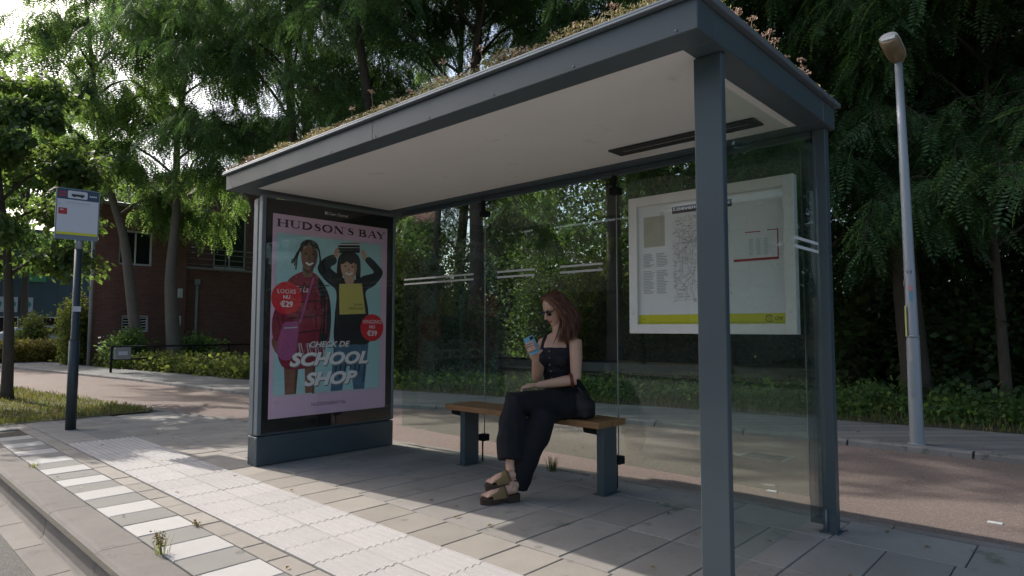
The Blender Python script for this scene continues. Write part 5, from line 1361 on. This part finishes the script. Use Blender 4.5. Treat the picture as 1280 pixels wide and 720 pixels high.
def window(parent, x0, x1, z0, z1, y, fw_=.06, mull=1, mat='whiteframe'):
    mb = MB(); mb.box(x0, x0+fw_, y, y+.06, z0, z1, 0, .004); mb.box(x1-fw_, x1, y, y+.06, z0, z1, 0, .004); mb.box(x0+fw_, x1-fw_, y+.002, y+.06, z1-fw_, z1, 0, .004); mb.box(x0+fw_, x1-fw_, y+.002, y+.06, z0, z0+fw_, 0, .004)
    for k in range(mull):
        c = x0+(x1-x0)*(k+1)/(mull+1); mb.box(c-.02, c+.02, y+.006, y+.055, z0+fw_, z1-fw_)
    f = mb.build('window', mat, parent)
    mb = MB(); mb.box(x0+fw_-.002, x1-fw_+.002, y+.03, y+.036, z0+fw_-.002, z1-fw_+.002); mb.build('pane', 'glass_dark', f)
    return f
window(HB, 5.662, 6.558, 2.982, 4.018, BY+.06, .055, 1)
gw = window(HB, 5.802, 6.518, 1.002, 1.498, BY+.05, .05, 0)
mb = MB()
for k in range(5): mb.box(5.85, 6.47, BY+.04, BY+.075, 1.08+.08*k, 1.105+.08*k)
mb.build('grille', 'whiteframe', gw)
window(HB, 10.502, 11.798, .902, 2.398, BY+.31, .06, 1); window(HB, 9.402, 10.598, 3.302, 5.298, BY+2.66, .06, 1); window(HB, 12.502, 14.498, 3.302, 5.298, BY+2.66, .06, 2)
mb = MB()
for z in (3.18, 3.36, 3.54, 3.70): mb.tube([(7.57, BY+.32, z), (17.9, BY+.32, z)], .022 if z > 3.6 else .014, 6)
for k in range(9): mb.tube([(7.6+1.28*k, BY+.32, 3.05), (7.6+1.28*k, BY+.32, 3.71)], .02, 6)
mb.build('terrace_railing', 'kerb_far', HB)
mb = MB(); mb.tube([(7.95, BY+.19, .05), (7.95, BY+.19, 2.5)], .045, 8); mb.box(7.87, 8.03, BY+.12, BY+.245, 2.5, 2.68, 0, .01); mb.build('downpipe', 'pipe', HB)
mb = MB(); mb.tube([(5.0, BY-.08, .05), (5.0, BY-.08, 4.5)], .05, 10); mb.build('corner_pipe', 'pipe', HB)
mb = MB(); mb.box(7.3, 7.45, BY-.06, BY-.002, 2.05, 2.35, 0, .02); mb.build('wall_lamp', 'whiteframe', HB)
mb = MB(); mb.box(7.32, 7.43, BY-.05, BY-.002, 1.2, 1.5, 0, .02); mb.build('meter_box', 'whiteframe', HB)
# low rail fence with a box sign
FE = thing('rail_fence', (6.3, 17.9, .05), 'low black rail fence along the planting in front of the brick house', 'fence')
mb = MB()
for z in (.66, .36): mb.tube([(4.66, 17.55, z), (9.6, 18.05, z)], .022, 6)
for k in range(6): mb.tube([(4.66+.98*k, 17.55+.1*k, .02), (4.66+.98*k, 17.55+.1*k, .68)], .028, 6)
mb.build('rails', 'darkmetal', FE)
BS = thing('notice_box', (4.86, 17.5, .3), 'small grey notice box with a white plate on the rail fence', 'notice box')
mb = MB(); mb.box(4.70, 5.06, 17.44, 17.535, .36, .64, 0, .015); mb.build('box_body', 'pipe', BS); mb = MB(); mb.box(4.78, 4.98, 17.432, 17.438, .46, .55); mb.build('plate', 'signwhite', BS)
# office block far left
OF = thing('office_block', (4, 45, 0), 'blue-grey clad office block with green and white window posters, far left', 'office building')
mb = MB(); mb.box(-9, 12.5, 45, 58, 0, 6.6); 
for k in range(11): mb.box(-9+2.0*k, -8.97+2.0*k, 44.985, 45, 0, 6.6)
mb.box(-9.05, 12.55, 44.95, 58.05, 6.6, 6.8); mb.build('wall', 'office', OF)
for k in range(7):
    x = -6.0+2.3*k
    mb = MB(); mb.box(x, x+1.75, 44.93, 44.99, -.2+.9, 1.75); wq = mb.build('window', 'whiteframe', OF)
    mb = MB(); mb.box(x+.06, x+1.69, 44.92, 44.928, .76, 1.69); mb.build('pane', 'glass_dark', wq)
for k, x in enumerate((5.1, 6.0, 6.62, 7.32)):
    mb = MB(); mb.box(x, x+.56, 44.93, 44.975, 2.0, 2.85); pp = mb.build('window_poster', 'signwhite', OF)
    mb = MB(); disc(mb, x+.28, 2.45, .2, lambda u, v, d: (u, 44.925-d, v), 0, 0); mb.build('disc', 'teal_disc', pp, fix=False)
mb = MB(); mb.box(7.3, 8.45, 44.93, 44.975, 3.75, 5.3, 0, .01); mb.build('banner', 'green_poster', OF)
# white car behind the hedge
CA = thing('parked_car', (6.4, 34.0, 0), 'white car parked beyond the hedge, partly hidden by the round bush', 'car')
prof = [(-2.05, .30), (-2.1, .62), (-2.0, .98), (-1.55, 1.08), (-.9, 1.42), (-.35, 1.50), (.75, 1.46), (1.35, 1.05), (2.0, .92), (2.12, .62), (2.05, .30)]
bm_ = bmesh.new(); pr = catmull(prof, 3, False); rows = []
for wd, ins in ((-.86, .03), (-.80, 0), (.80, 0), (.86, .03)):
    rows.append([bm_.verts.new((6.4+x*(1-.0*ins), 34.0+wd*(1 if z < 1.0 else 1-.32*(z-1.0)), z)) for x, z in pr])
for a, b in zip(rows, rows[1:]):
    for i in range(len(pr)-1): bm_.faces.new((a[i], a[i+1], b[i+1], b[i]))
for r_ in (rows[0], rows[-1]): bm_.faces.new(r_)
for a, b in zip(rows, rows[1:]): bm_.faces.new((a[0], a[-1], b[-1], b[0]))
mb = MB(); mb.bm(bm_); bm_.free(); mb.build('body', 'carwhite', CA)
mb = MB(); mb.add([(5.55, 33.15, 1.08), (7.55, 33.15, 1.05), (7.05, 33.255, 1.40), (5.75, 33.245, 1.38)], [(0, 1, 2, 3)]); mb.build('side_window', 'glass_dark', CA)
for x in (5.1, 7.7):
    mb = MB(); mb.tube([(x, 33.12, .31), (x, 33.35, .31)], .31, 20); wq = mb.build('wheel', 'tyre', CA); mb = MB(); mb.tube([(x, 33.108, .31), (x, 33.12, .31)], .19, 16); mb.build('rim', 'galv', wq)
CA.scale = (1, 1, .8)
# walls in the woods
W1 = MB(); W1.prism([(12.45, 12.2), (12.62, 12.2), (14.22, 2.9), (14.05, 2.9)], lambda u, v, d: (u, v, d), .0, .30); W1.prism([(12.41, 12.22), (12.66, 12.22), (14.26, 2.88), (14.01, 2.88)], lambda u, v, d: (u, v, d), .302, .345, 1)
tag(W1.build('low_wall', ['concrete_wall', 'darkmetal']), 'low beige concrete wall running through the woods behind the shelter', 'wall')
W2 = MB(); W2.box(9.75, 9.95, 11.3, 13.6, .0, 1.45, 0, .01); W2.box(9.72, 9.98, 11.27, 13.63, 1.452, 1.52, 0, .01)
tag(W2.build('garden_wall', ['brick_wall']), 'short red brick garden wall behind the bright-leaved bush', 'wall')
# house across the bus road (mirrored in the back glass)
RH = thing('tiled_house', (-15, 18, 0), 'low dark tiled house across the bus road, seen only mirrored in the glass', 'house')
mb = MB(); mb.box(-20, -13.2, 9, 26, -.06, 2.6); mb.build('wall', 'render', RH)
mb = MB(); ys = (8.6, 26.4); vs = [(-12.8, y, 2.45) for y in ys]+[(-16.6, y, 5.9) for y in ys]+[(-20.4, y, 2.45) for y in ys]+[(-12.8, y, 2.60) for y in ys]+[(-16.6, y, 6.08) for y in ys]+[(-20.4, y, 2.60) for y in ys]
mb.add(vs, [(6, 7, 9, 8), (8, 9, 11, 10), (0, 1, 3, 2), (2, 3, 5, 4), (0, 1, 7, 6), (4, 5, 11, 10), (0, 2, 8, 6), (2, 4, 10, 8), (1, 3, 9, 7), (3, 5, 11, 9)]); mb.build('roof', 'rooftile', RH)
for k in range(4):
    y = 10.5+4*k
    mb = MB(); mb.box(-13.2, -13.14, y, y+1.8, .8, 2.1); wq = mb.build('window', 'whiteframe', RH); mb = MB(); mb.box(-13.14, -13.13, y+.08, y+1.72, .88, 2.02); mb.build('pane', 'glass_dark', wq)

# ================================================================== LIGHT, SKY, CAMERA
SUN = V((-.42, 2.9, 2.39)).normalized()
el = math.asin(SUN.z); az = math.atan2(SUN.x, SUN.y)
w = bpy.data.worlds.new('World'); SC.world = w; w.use_nodes = True
nt = w.node_tree; bg = nt.nodes['Background']
sk = nt.nodes.new('ShaderNodeTexSky'); sk.sky_type = 'NISHITA'; sk.sun_disc = False
sk.sun_elevation = el; sk.sun_rotation = az; sk.dust_density = 3.5; sk.air_density = 1.0; sk.ozone_density = 1.0; sk.altitude = 0
nt.links.new(sk.outputs[0], bg.inputs[0]); bg.inputs[1].default_value = SKY
ld = bpy.data.lights.new('sun', 'SUN'); ld.energy = SUNE; ld.angle = R(.53); ld.color = (1.0, .94, .86)
lo = bpy.data.objects.new('sun', ld); COL.objects.link(lo); lo.rotation_euler = (-SUN).to_track_quat('-Z', 'Y').to_euler(); lo.location = (0, 20, 30)
cd = bpy.data.cameras.new('camera'); co = bpy.data.objects.new('camera', cd); COL.objects.link(co)
a, b, r_ = R(42.925), R(3.658), R(.09)
F_ = V((math.cos(a)*math.cos(b), math.sin(a)*math.cos(b), math.sin(b))); Rr = V((math.sin(a), -math.cos(a), 0)); U_ = Rr.cross(F_)
R2 = Rr*math.cos(r_)+U_*math.sin(r_); U2 = -Rr*math.sin(r_)+U_*math.cos(r_)
mt = Matrix((R2, U2, -F_)).transposed().to_4x4(); mt.translation = V((0, 0, 1.121)); co.matrix_world = mt
cd.sensor_width = 36; cd.lens = 791.2/1280*36; cd.clip_start = .05; cd.clip_end = 1000
SC.camera = co
vs_ = SC.view_settings; vs_.view_transform = 'Standard'; vs_.look = 'None'; vs_.gamma = 1; vs_.exposure = EXPO; vs_.use_curve_mapping = False
SC.display_settings.display_device = 'sRGB'
cy = SC.cycles; cy.use_denoising = True; cy.max_bounces = 10; cy.diffuse_bounces = 4; cy.glossy_bounces = 4; cy.transmission_bounces = 6; cy.transparent_max_bounces = 16
cy.sample_clamp_indirect = 6; cy.caustics_reflective = False; cy.caustics_refractive = False
